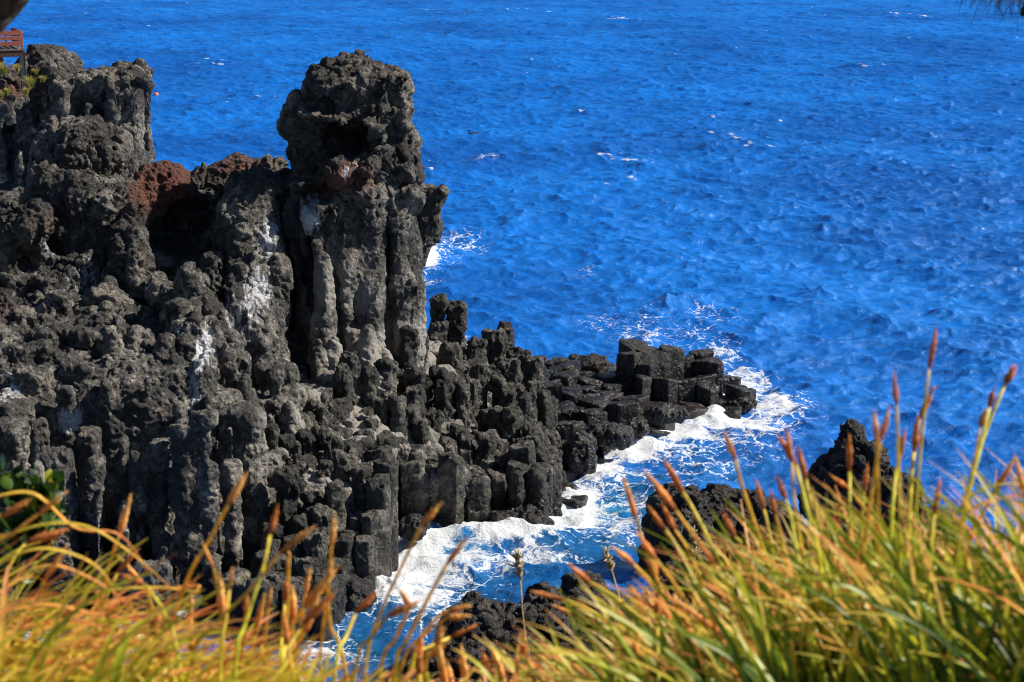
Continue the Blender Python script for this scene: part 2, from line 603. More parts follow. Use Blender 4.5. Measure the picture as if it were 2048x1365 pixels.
def leaf_material(name, ramp_pts, trans=0.45, rough=0.45, varamp=0.35):
    """colour runs along 't' (0 root .. 1 tip) shifted by per-blade 'hue'"""
    N = NT(name)
    t = N.attr('t'); hue = N.attr('hue')
    x = N.math('ADD', t, N.math('MULTIPLY', N.math('SUBTRACT', hue, 0.5), 1.1), clamp=True)
    rp = N.n('ShaderNodeValToRGB', {0: x})
    els = rp.color_ramp.elements
    els[0].position, els[0].color = ramp_pts[0][0], (*ramp_pts[0][1], 1)
    els[1].position, els[1].color = ramp_pts[-1][0], (*ramp_pts[-1][1], 1)
    for p, c in ramp_pts[1:-1]:
        e = els.new(p); e.color = (*c, 1)
    nz = N.noise(N.pos(), 60.0, 3, 0.6)
    col = N.mul(rp.outputs[0], N.rng(nz, 0.3, 0.7, 1 - varamp, 1 + varamp))
    bs = N.n('ShaderNodeBsdfPrincipled', {'Base Color': col, 'Roughness': rough, 'Specular IOR Level': 0.4})
    tr = N.n('ShaderNodeBsdfTranslucent', {'Color': col})
    return N.done(N.n('ShaderNodeMixShader', {0: trans, 1: bs, 2: tr}))


# ------------------------------------------------------------------ light
SUN_AZ, SUN_EL = R(83), R(40)          # azimuth measured from the view direction (+Y) to the right
WATER_A, WATER_B = (0.0018, 0.098, 0.44), (0.005, 0.180, 0.68)
WATER_SPEC = (0.50, 0.78, 1.0)
w = bpy.data.worlds.new("World")
SC.world = w
w.use_nodes = True
bg = w.node_tree.nodes['Background']
sky = w.node_tree.nodes.new('ShaderNodeTexSky')
sky.sky_type = 'NISHITA'
sky.sun_disc = False
sky.sun_elevation = SUN_EL
sky.sun_rotation = SUN_AZ
sky.air_density = 1.0; sky.dust_density = 0.0; sky.ozone_density = 6.0
w.node_tree.links.new(sky.outputs[0], bg.inputs[0])
bg.inputs[1].default_value = 0.055
sd_ = bpy.data.lights.new("sun", 'SUN')
sd_.energy = 5.0
sd_.angle = R(0.5)
sd_.color = (1.0, 0.93, 0.82)
sun = bpy.data.objects.new("sun", sd_)
COL.objects.link(sun)
dsun = Vector((math.sin(SUN_AZ) * math.cos(SUN_EL), math.cos(SUN_AZ) * math.cos(SUN_EL), math.sin(SUN_EL)))
sun.rotation_euler = dsun.to_track_quat('Z', 'Y').to_euler()
sun.location = (40, 0, 60)
SC.view_settings.view_transform = 'Standard'
SC.view_settings.look = 'None'
SC.view_settings.exposure = 0.62
SC.view_settings.gamma = 1.0
SC.render.engine = 'CYCLES'
SC.cycles.use_denoising = True
SC.cycles.sample_clamp_direct = 8.0
SC.cycles.pixel_filter_type = 'BLACKMAN_HARRIS'
SC.cycles.filter_width = 1.1
SC.cycles.max_bounces = 6
SC.cycles.transparent_max_bounces = 4
# ------------------------------------------------------------------ plan of the coast
def P2(px, py, z=0.0):
    q = at0(px, py, z); return (q[0], q[1])

SHORE = [(-60, 60), (-30, 61), (-14, 61.6), (-9.2, 62.2), P2(650, 1262), P2(690, 1215), P2(752, 1150), P2(770, 1085), P2(850, 1058), P2(960, 1062), P2(1060, 1050), P2(1130, 1008),
         P2(1140, 960), P2(1172, 920), P2(1230, 885), P2(1300, 868), P2(1410, 834), P2(1475, 818), (12.2, 95.0), (11.2, 97.3), (8.5, 99.0), (4.5, 100.0), (1.5, 100.5),
         (-1.5, 103), (-3.4, 106), (-4.2, 109), (-8, 113), (-9, 122), (-5.5, 126), (-12, 140), (-60, 150)]
SHORE = np.array(SHORE)


def poly_sd(x, y, P):
    """signed distance to a closed polygon, negative inside"""
    x = np.asarray(x, np.float64); y = np.asarray(y, np.float64)
    d = np.full(x.shape, 1e9); s = np.ones(x.shape)
    n = len(P)
    for i in range(n):
        a = P[i]; b = P[i - 1]
        ex, ey = b[0] - a[0], b[1] - a[1]
        wx, wy = x - a[0], y - a[1]
        t = np.clip((wx * ex + wy * ey) / (ex * ex + ey * ey), 0, 1)
        d = np.minimum(d, (wx - t * ex) ** 2 + (wy - t * ey) ** 2)
        c1 = y >= a[1]; c2 = y < b[1]; c3 = ex * wy > ey * wx
        f = (c1 & c2 & c3) | (~c1 & ~c2 & ~c3)
        s = np.where(f, -s, s)
    return s * np.sqrt(d)


def idw(x, y, pts, p=4.0, soft=0.3):
    pts = np.asarray(pts)
    num = 0; den = 0
    for q in pts:
        w_ = 1.0 / ((x - q[0]) ** 2 + (y - q[1]) ** 2 + soft) ** (p / 2)
        num = num + w_ * q[2]; den = den + w_
    return num / den

# heights of the terrace, wall top and gully, read off as (photo x, photo y, distance)
HP = [at(*q) for q in [
    (765, 925, 69.8), (650, 905, 70.2), (850, 930, 73.2), (950, 925, 76), (1050, 895, 79), (700, 815, 74.5), (780, 770, 78), (900, 745, 84), (960, 715, 88),
    (1000, 820, 82.5), (1080, 840, 81.5), (900, 830, 79), (600, 830, 73.2), (550, 920, 69.5), (620, 1010, 67.2), (720, 1040, 67.4), (560, 1080, 65.6),
    (640, 760, 76.3), (760, 730, 79.5), (850, 722, 83), (860, 690, 87), (1040, 775, 88), (1090, 795, 87), (980, 750, 89), (1020, 772, 90), (1060, 800, 85), (1000, 795, 85), (940, 765, 86), (1080, 875, 80), (920, 740, 87), (870, 715, 86), (1050, 850, 81.5), (990, 870, 79),
    (540, 1010, 67.5), (470, 930, 68.6), (400, 960, 67.0), (330, 850, 67.2), (250, 800, 67.3), (170, 830, 67.2), (90, 810, 67.3), (0, 800, 67.3), (-120, 800, 67.3), (300, 860, 66.0), (130, 880, 66.0), (0, 850, 66), (400, 900, 66.0), (600, 1160, 64.0), (450, 1120, 63.8), (300, 1080, 63.8), (150, 1060, 64), (0, 1050, 64), (550, 1060, 65.5), (640, 1120, 65.3), (400, 1200, 62.6), (200, 1180, 62.6), (-100, 1100, 63),
    (100, 715, 69.3), (250, 720, 69.3), (370, 735, 69.6), (0, 690, 69.3), (-150, 690, 69.3), (430, 800, 70.0), (330, 745, 68.9), (180, 750, 68.5), (60, 745, 68.5),
    (50, 610, 73.2), (200, 630, 73.0), (320, 655, 72.8), (-150, 600, 73), (430, 700, 73.5), (520, 740, 74),
    (100, 500, 79), (220, 440, 81), (350, 470, 83), (-150, 420, 80), (480, 420, 82), (600, 420, 84), (200, 360, 87), (0, 380, 87), (-200, 380, 87), (400, 350, 87)]]
HP += [np.array(q) for q in [(-12, 96, 6.0), (-20, 98, 8), (-6, 96, 4.5), (-4.5, 102, 1.5), (-8, 107, 0.8), (-14, 106, 5)]]
HP = np.array(HP)
RHP = np.array([at(*q) for q in [
    (1095, 775, 91), (1130, 800, 88), (1190, 800, 88), (1130, 865, 84.5), (1160, 900, 82.5), (1110, 915, 80.5), (1180, 840, 85.5), (1250, 840, 88), (1290, 825, 89), (1200, 760, 93),
    (1250, 735, 95), (1300, 770, 92.5), (1330, 800, 90.5), (1390, 745, 93.2), (1440, 785, 92.8), (1480, 800, 93.4), (1400, 720, 96), (1270, 870, 87), (1400, 815, 91.2), (1340, 835, 89.6),
    (1100, 990, 77.5), (1130, 965, 79)]]
    + [np.array(q) for q in [(5, 97.5, 0.9), (9, 97, .9), (12, 95, .6), (2, 97, 1.0)]])


def coast_sd(x, y):
    return poly_sd(x, y, SHORE)


def terrace_h(x, y):
    d = coast_sd(x, y)
    h = idw(x, y, HP)
    h = np.where(d > 0, -2.5, h)
    return h


V = Vor(0.92, 11, 0.62, 0.35)


VR = Vor(1.28, 29, 0.75, 0.9)
VW = Vor(1.6, 41, 0.75, 0.15)


def reef_line(x, y):
    """positive on the reef side (seaward) of the line that parts the reef from the cliff foot"""
    a = np.array([2.0, 77.0]); b = np.array([0.6, 96.0])
    return (x - a[0]) * (b[1] - a[1]) - (y - a[1]) * (b[0] - a[0])


def region_of(cx, cy):
    """0 massive cliff, 1 stepped column slope, 2 reef, -1 sea"""
    d = coast_sd(cx, cy)
    if d > 0.35: return -1
    if reef_line(cx, cy) > 0: return 2
    xm = np.interp(cy, [60, 64, 67, 70, 73, 77, 80, 84, 88, 93], [-8.8, -8.8, -9.2, -9.6, -9.0, -7.6, -5.2, -3.9, -4.0, -4.0])
    if cx > xm and cy < 95: return 1
    return 0

# ------------------------------------------------------------------ shaping of rock meshes
def rough_rock(me, shrink=None, *a, **k):
    """rock relief; shrink(c) pulls the surface in first so that the relief grows back to the outline"""
    if shrink is not None and not callable(shrink): a = (shrink,) + a; shrink = None
    if shrink is not None:
        c = get_co(me); n = get_no(me)
        set_co(me, c - n * shrink(c)[:, None])
    return rough_rock_(me, *a, **k)


def rough_rock_(me, big=0.45, mid=0.22, fine=0.07, fb=0.28, fm=0.9, ff=3.2, pits=0.0, pitf=1.1, mask=None, levels=1, seed=0.0, fac=0.25, facf=0.9, streak=0.0):
    """push a smooth rock mesh about with layered noise and broken facets, then refine it and add the small relief"""
    c = get_co(me); n = get_no(me)
    mk = 1.0 if mask is None else mask(c)
    wc = c + 0.5 * np.stack([fbm(c, .5, 2, off=seed + k) for k in (1., 8., 15.)], 1)
    d = big * fbm(wc, fb, 3, off=seed) + mid * fbm(wc * np.array([1, 1, .8]), fm, 3, 0.55, ridge=True, off=seed + 5)
    set_co(me, c + n * (d * mk)[:, None])
    if levels: me = subdivide(me, levels)
    c = get_co(me); n = get_no(me)
    mk = 1.0 if mask is None else mask(c)
    w1 = np.stack([fbm(c, .8, 3, off=seed + k) for k in (1., 8., 15.)], 1)
    w2 = np.stack([fbm(c, 2.6, 2, off=seed + k) for k in (2., 9., 16.)], 1)
    wc = c + .35 * w1 + .05 * w2
    m1 = sstep(-.35, .35, fbm(c, .30, 2, off=seed + 61)); m2 = sstep(-.3, .3, fbm(c, .55, 2, off=seed + 67))
    s1, _ = worley3(wc * np.array([1, 1, .62]) + seed, facf * 1.3)
    s2, _ = worley3(wc * np.array([1, 1, .75]) + seed + 3, facf * 3.1)
    s3, _ = worley3(wc + seed + 7, facf * 7.5)
    fa, ca = facets(wc * np.array([1, 1, .55]), facf * .8, seed + 2)
    mf = np.clip(mk * .75 + .28, 0, 1.1) / np.maximum(mk, .05)
    d = fac * .55 * (fa - .35 * ca) + fac * 1.1 * (s1 - .5) * (.35 + .65 * m1) + fac * .62 * (s2 - .5) * (.25 + .75 * m2) + mf * fac * .36 * (s3 - .5)
    d = d + mf * fine * fbm(wc, ff, 4, 0.7, ridge=True, off=seed + 9)
    if pits:
        f1, _ = worley3(wc, pitf)
        d = d - pits * (1 - sstep(0.12, 0.50, f1)) * sstep(-0.15, 0.2, fbm(c, 0.35, 2, off=seed + 30))
        f1, _ = worley3(wc, pitf * 2.6)
        d = d - pits * .5 * (1 - sstep(0.12, 0.45, f1)) * sstep(-.1, .2, fbm(c, .6, 2, off=seed + 37))
    if streak:
        d = d + streak * fbm(c * np.array([1, 1, .14]), 2.2, 3, .6, ridge=True, off=seed + 50) * np.clip(1.3 - mk, 0, 1)
    set_co(me, c + n * (d * mk)[:, None])
    return me


def blobs(c, L):
    """soft attribute from a list of (px, py, Y, radius, strength [, vertical radius])"""
    s = np.zeros(len(c), np.float32)
    for q in L:
        p = at(q[0], q[1], q[2]); rr = q[3]; rz = q[5] if len(q) > 5 else rr
        d = ((c[:, 0] - p[0]) / rr) ** 2 + ((c[:, 1] - p[1]) / (rr * 1.2 + 2.2)) ** 2 + ((c[:, 2] - p[2]) / rz) ** 2
        s = np.maximum(s, q[4] * np.exp(-d))
    return s

rock_mat = rock_material("basalt_rock", dark=(0.020, 0.019, 0.018), mid=(0.070, 0.065, 0.059), light=(0.42, 0.378, 0.315), bump=1.0)
wet_mat = rock_material("wet_basalt", dark=(0.010, 0.010, 0.011), mid=(0.030, 0.028, 0.026), light=(0.085, 0.078, 0.068), wet0=.8, wet1=3.6, bump=0.38)
col_mat = rock_material("column_basalt", dark=(0.018, 0.018, 0.016), mid=(0.066, 0.063, 0.055), light=(0.33, 0.30, 0.25), wet0=0.3, wet1=2.0, bump=1.2)
lava_mat = rock_material("rough_lava", dark=(0.020, 0.018, 0.016), mid=(0.075, 0.066, 0.060), light=(0.22, 0.195, 0.175), wet0=-2, wet1=0.4, bump=1.6)

# ================================================================== THE MAIN CLIFF
def build_cliff():
    h = 0.115
    S = Solid((-26.0, 60.6, -1.4), (3.0, 91.0, 20.0), h, 0.55, 0.45)
    X, Y, Z = S.X, S.Y, S.Z
    x2, y2 = np.broadcast_arrays(X[:, :, 0], Y[:, :, 0])
    x2 = x2.astype(np.float64); y2 = y2.astype(np.float64)
    q = np.stack([x2.ravel(), y2.ravel(), np.zeros(x2.size)], 1)
    wx = fbm(q, 0.5, 2).reshape(x2.shape) * 0.25; wy = fbm(q, 0.5, 2, off=40).reshape(x2.shape) * 0.25
    f = np.full(S.shape, 5.0, np.float32)
    for lat, want in ((V, 1), (VW, 0)):
        C = lat.near(x2 + wx, y2 + wy)
        cells = {}
        for j in range(4):
            sd = lat.cell_sd(x2 + wx, y2 + wy, C, j, 10)
            key = C[0][j] * 100000 + C[1][j]
            uk, inv = np.unique(key, return_inverse=True)
            hv = np.empty((len(uk), 2))
            for i, k in enumerate(uk):
                if k not in cells:
                    iy_ = int(((k + 50000) % 100000) - 50000); ix_ = int((k - iy_) // 100000)
                    cx, cy = lat.centre(np.int64(ix_), np.int64(iy_))
                    reg = region_of(cx, cy)
                    hh = float(terrace_h(np.array([cx]), np.array([cy]))[0])
                    rnd = float(hash2(np.int64(ix_), np.int64(iy_), 77)) - .5
                    ins_ = float(hash2(np.int64(ix_), np.int64(iy_), 78))
                    if reg != want: hh = -2.5
                    elif want == 0:
                        hh = hh + rnd * (1.4 if cy < 69 else .3); ins_ = ins_ * .55
                        if cy > 69.3: ins_ = -.4
                        if cy < 69 and hh > 3.3: hh = max(hh, 6.6 + rnd * 2.2)
                    else: hh = hh - 0.5 + rnd * 0.6; ins_ = ins_ * .15
                    cells[k] = (hh, ins_)
                hv[i] = cells[k]
            Hh = hv[inv.reshape(-1)].reshape(x2.shape + (2,))
            f = np.minimum(f, smax((Z - Hh[..., 0][:, :, None]).astype(np.float32), (sd + (.10 if want == 0 else .02) + Hh[..., 1])[:, :, None].astype(np.float32), .14))
    hb = terrace_h(x2.ravel(), y2.ravel()).reshape(x2.shape)
    cd = coast_sd(x2, y2)
    xm = np.interp(y2, [60, 64, 67, 70, 73, 77, 80, 84, 88, 93], [-8.8, -8.8, -9.2, -9.6, -9.0, -7.6, -5.2, -3.9, -4.0, -4.0])
    hb = np.where(cd > -0.9, -2.5, hb - 0.15 - .5 * sstep(-.8, .8, x2 - xm))
    hb = np.where(reef_line(x2, y2) > 0, -2.5, hb)
    f = np.minimum(f, np.maximum((Z - hb[:, :, None]) * 0.7, (cd + 0.9 + 5.2 * sstep(.8, -.8, x2 - xm))[:, :, None]).astype(np.float32))
    def E(px, py, Yd, r, k=0.4, cut=False): S.E(at(px, py, Yd), r, k, 0.0, cut)
    def B(px, py, Yd, hs, rad=0.4, yaw=0.0, k=0.3, tilt=0.0): S.B(at(px, py, Yd), hs, rad, yaw, tilt, k)
    def Cc(a, b, ra, rb, k=0.35, cut=False): S.C(at(*a), at(*b), ra, rb, k, cut)
    # column mass under the pinnacle
    B(672, 585, 80.4, (1.75, 2.2, 4.8), 0.35, R(24))
    B(765, 570, 81.6, (1.45, 2.2, 4.6), 0.3, R(14))
    B(806, 560, 84.5, (0.66, 2.6, 4.4), 0.3, R(6))
    B(610, 520, 80.2, (0.75, 1.6, 3.7), 0.3, R(10))
    Cc((640, 430, 79.6), (665, 760, 76.6), 0.8, 0.8)
    Cc((735, 560, 80.0), (745, 770, 77.2), 0.7, 0.9)
    Cc((800, 470, 81.6), (815, 690, 80.8), 0.7, 0.7)
    # middle mass left of the black crack
    Cc((500, 395, 79.5), (495, 650, 76.4), 1.35, 1.55)
    Cc((530, 420, 80.5), (535, 740, 75.6), 1.0, 0.9)
    Cc((470, 560, 76.2), (505, 800, 73.6), 1.0, 1.0)
    # long leaning ribs on the wall
    Cc((385, 575, 74.2), (450, 700, 72.2), 0.75, 0.8, .2)
    Cc((450, 700, 72.2), (465, 900, 70.2), 0.8, 0.75, .2)
    Cc((460, 560, 75.0), (545, 760, 72.6), 0.65, 0.65, .2)
    Cc((545, 760, 72.6), (560, 900, 71.2), 0.65, 0.7, .2)
    Cc((360, 640, 72.6), (392, 780, 69.6), 0.85, 0.9, .2)
    # red dome and ridge behind
    E(330, 392, 81, (1.55, 1.6, 1.75)); E(290, 385, 80.6, (.9, 1.2, 1.3))
    E(470, 352, 84, (2.0, 1.2, 0.95)); E(545, 335, 83.5, (0.8, 1, 0.6)); E(420, 420, 83, (2.4, 1.5, 1.6)); E(560, 385, 82.6, (1.3, 1.2, 1.3))
    # left lava masses
    E(190, 445, 79, (2.2, 1.9, 2.1)); E(120, 392, 81, (1.5, 1.5, 1.6)); E(262, 520, 77.4, (1.0, 1.3, 1.6)); E(250, 410, 80, (1.1, 1.2, 1.3))
    E(60, 470, 76.8, (1.25, 1.1, 1.4)); E(15, 500, 77, (1.1, 1.4, 1.9)); E(-80, 470, 78, (2.0, 2, 2.5)); E(160, 300, 90, (2.5, 3, 1.6))
    Cc((150, 500, 78), (230, 640, 74), 0.8, 0.8); Cc((255, 560, 77), (400, 640, 73.5), 0.7, 0.6)
    E(215, 640, 73.8, (1.5, 1.5, 0.8)); E(95, 640, 73.5, (1.5, 1.3, 1.1)); E(10, 640, 73.4, (1.2, 1.3, 1.0)); E(-120, 640, 73.4, (2.2, 1.8, 1.3))
    E(330, 715, 71.2, (1.5, 1.6, 1.0)); E(260, 700, 71, (1.3, 1.5, .9)); E(120, 730, 70.6, (1.5, 1.6, 0.9)); E(20, 720, 70.6, (1.3, 1.5, .9))
    # vertical joints through the upper masses
    C0 = V.near(x2 * .8 + wx + 0.4, y2 * .8 + wy)
    b0 = -V.cell_sd(x2 * .8 + wx + 0.4, y2 * .8 + wy, C0, 0)
    cr = (np.exp(-(b0 / 0.15) ** 2) * 0.85 - (hash2(C0[0][0], C0[1][0], 5) - .5) * 0.85)
    gm = np.clip(.62 + 1.6 * noise_field(S.ax, .4, .38, 2, False, 91.0), .1, 1.35)
    S.g += (cr[:, :, None] * sstep(12.8, 10.6, Z) * gm).astype(np.float32)
    bandz = np.sin(Z * 7.0 + 2.5 * np.sin(Z * 2.3) + (hash2(C0[0][0], C0[1][0], 9) * 6)[:, :, None]) * 0.06
    S.g += (bandz * sstep(8.4, 6.4, Z) * sstep(-9.5, -7.5, X)).astype(np.float32)
    # cross joints: every column is broken into drums that stand a little in or out
    CW = VW.near(x2 + wx, y2 + wy)
    wall = (x2 < xm) & (y2 < 69.5)
    i0 = np.where(wall, CW[0][0], C0[0][0] + 500); j0 = np.where(wall, CW[1][0], C0[1][0])
    lay = np.floor(Z / 1.15 + (hash2(i0, j0, 6) * 3)[:, :, None] + .25 * noise_field(S.ax, .5, .5, 2, False, 5.0)).astype(np.int32)
    rr_ = hash2(i0, j0, 12)[:, :, None].astype(np.float32)
    jr = np.modf(np.sin((lay * 12.9898 + rr_ * 78.233).astype(np.float32)) * 437.585)[0]
    S.g += (jr * .13 * sstep(12.5, 10.5, Z)).astype(np.float32)
    f += (jr * .13 * wall[:, :, None]).astype(np.float32)
    del lay, jr
    # ---- the pinnacle head, rough lava without columns
    E(700, 255, 81, (2.25, 2.3, 2.9)); E(688, 158, 81, (1.35, 1.5, 1.15)); E(638, 185, 80.5, (0.95, 1.2, 1.15)); E(770, 215, 81.2, (1.25, 1.7, 1.7))
    B(775, 208, 81.6, (1.02, 1.3, 1.1), 0.35, 0.15); E(616, 260, 80.2, (0.92, 1.4, 1.3)); E(740, 300, 81, (1.9, 1.8, 1.9)); E(690, 362, 80.4, (1.75, 1.7, 1.1)); E(596, 222, 80, (.58, 1, .7))
    B(790, 285, 82.0, (0.95, 1.6, 1.7), 0.4, 0.1); E(600, 330, 80.4, (.8, 1, .9))
    Cc((585, 222, 79.2), (660, 245, 78.5), 0.42, 0.45, .2); Cc((660, 245, 78.5), (740, 285, 78.6), 0.42, 0.35, .2); Cc((620, 195, 79.5), (700, 165, 79.2), 0.4, 0.5, .2)
    B(712, 250, 81.2, (2.15, 1.8, 2.35), .3, .2, .2)
    E(665, 345, 78.9, (0.6, .6, .75), .2); E(735, 330, 78.9, (0.7, .6, .5), .2)
    Cc((775, 170, 80.2), (790, 350, 80.3), 0.45, 0.4, .2)
    E(692, 290, 78.2, (1.12, 2.6, 0.68), .12, True); E(655, 205, 78.2, (0.9, 0.8, 0.38), .2, True); E(742, 200, 78.6, (0.45, 0.8, 0.5), .2, True)
    E(600, 300, 78.3, (0.7, 0.7, 0.6), .2, True); E(640, 395, 78.4, (0.6, 0.9, 0.35), .2, True); E(700, 480, 77.6, (0.9, 0.8, 1.1), .2, True)
    # the square block on the right shoulder
    B(846, 424, 83.2, (0.88, 1.0, 1.32), 0.10, R(8), .10, tilt=-0.05)
    Cc((835, 480, 83.6), (822, 530, 83.4), 0.62, 0.5, .2)
    S.g = smin(f, S.g, 0.25)
    # lumpy lava high up, rough knobs low down
    nf = noise_field(S.ax, .2, .95, 3, True, 3.0) ; hi_ = sstep(8.0, 11.5, Z)
    S.g += (nf * (.08 + .16 * hi_)).astype(np.float32)
    # black crack, caves and gullies
    Cc((566, 420, 79.2), (588, 760, 75.8), 0.17, 0.26, .12, True); Cc((600, 380, 79.0), (640, 620, 77.2), 0.10, 0.15, .12, True)
    Cc((178, 830, 67.6), (185, 1010, 66.6), .22, .26, .12, True); Cc((300, 800, 67.8), (305, 980, 66.8), .16, .2, .12, True)
    E(360, 468, 79.4, (1.35, 2.3, 1.25), .3, True); E(350, 540, 77, (1.0, 1.2, .5), .3, True)
    E(48, 545, 74.8, (1.1, 1.3, 0.95), .3, True); E(165, 560, 75.4, (0.9, 1.2, 1.0), .3, True); E(270, 612, 73.6, (0.9, 1.1, 0.6), .3, True); E(230, 350, 84, (1.0, 1.6, .7), .3, True)
    E(480, 900, 68.6, (.75, 1.0, .9), .2, True)
    me = S.mesh("cliff")
    nr = lambda c: 0.40 + 0.55 * np.maximum(sstep(10.2, 12.6, c[:, 2]), sstep(-7.5, -9.5, c[:, 0]) * sstep(6.0, 9.0, c[:, 2] + (c[:, 1] - 70) * .4) * .9) + .35 * sstep(13, 15, c[:, 2])
    blk = at(843, 420, 83.5)
    nr0 = nr
    nr = lambda c: nr0(c) * (1 - .85 * np.exp(-(((c[:, 0] - blk[0] - .25) / .8) ** 2 + ((c[:, 2] - blk[2]) / 1.2) ** 2) ** 2))
    me = rough_rock(me, lambda c: .16 * sstep(10, 13, c[:, 2]), 0.30, 0.12, 0.09, 0.35, 0.95, 3.0, pits=0.26, pitf=1.5, levels=1, mask=nr, fac=.42, facf=.62, streak=.12)
    c = get_co(me)
    white = blobs(c, [(512, 610, 75.5, .75, .88, 1.8), (412, 780, 71, .5, 1.2, 2.8), (425, 840, 70.4, .6, 1.05, 1.2), (372, 890, 69.8, .8, .95, 1.1), (622, 432, 79, .6, .95, 1.0), (540, 480, 78.5, .6, .85, 1.4), (470, 640, 74, .6, .7, 1.6),
                      (150, 825, 68.5, .8, .8, .7), (30, 780, 68.4, .7, .65, 1.1), (370, 640, 73, 1.0, .65, .6), (700, 330, 79, 1.2, .5, .8), (170, 560, 76, 1.1, .55, 1.3), (590, 740, 75.6, 1.1, .5, 1.7), (500, 720, 74, .9, .55, 1.6),
                      (100, 490, 77, .6, .6, .8), (390, 940, 69, .6, .8, 1.0), (230, 1130, 66, 1, .4, 1), (440, 420, 79, 1.0, .45, 1.0)])
    red = np.maximum(.30 * sstep(9, 13, c[:, 2]), 0)
    red = np.maximum(red, blobs(c, [(325, 370, 80, 1.5, 1.0, 1.5), (700, 350, 79, 1.5, .8, .9), (660, 370, 79, .8, .75, .7), (480, 330, 84, 2.6, .6, 1.0), (740, 170, 81, 1.8, .42, 1.6), (260, 420, 79, 1.6, .45, 1.2), (90, 450, 76, 1.0, .5, 1.0),
                    (20, 620, 73, 1, .4, .8), (700, 240, 80, 2.5, .36, 2)]))
    reg = sstep(-9.0, -7.4, c[:, 0] + (75 - c[:, 1]) * 0.15)
    pale = reg * sstep(9.0, 6.5, c[:, 2]) * sstep(1.6, 4.2, c[:, 2]) * 0.75
    pale = np.maximum(pale, blobs(c, [(660, 560, 78, 1.3, .8, 1.6), (735, 590, 79, 1.2, .7, 1.4), (620, 620, 78, .9, .7, 1.6), (80, 920, 67, 1.2, .6, .6), (480, 1060, 67, 1.6, .4, .8), (300, 1080, 66, 2.4, .4, .6)]))
    pale = pale * (1 - 0.8 * sstep(0.1, 0.6, red))
    rough = np.clip(0.35 + 0.75 * sstep(7.5, 11.5, c[:, 2]) - 0.5 * pale, 0.05, 1.0)
    for k, a in (("white", white), ("red", red), ("pale", pale), ("rough", rough)): set_attr(me, k, a)
    o = link_mesh("sea_cliff", me, rock_mat)
    tag(o, "tall dark basalt sea cliff topped by a lone rugged pinnacle, stepped columns at its foot", "cliff")
    return o

cliff = build_cliff()

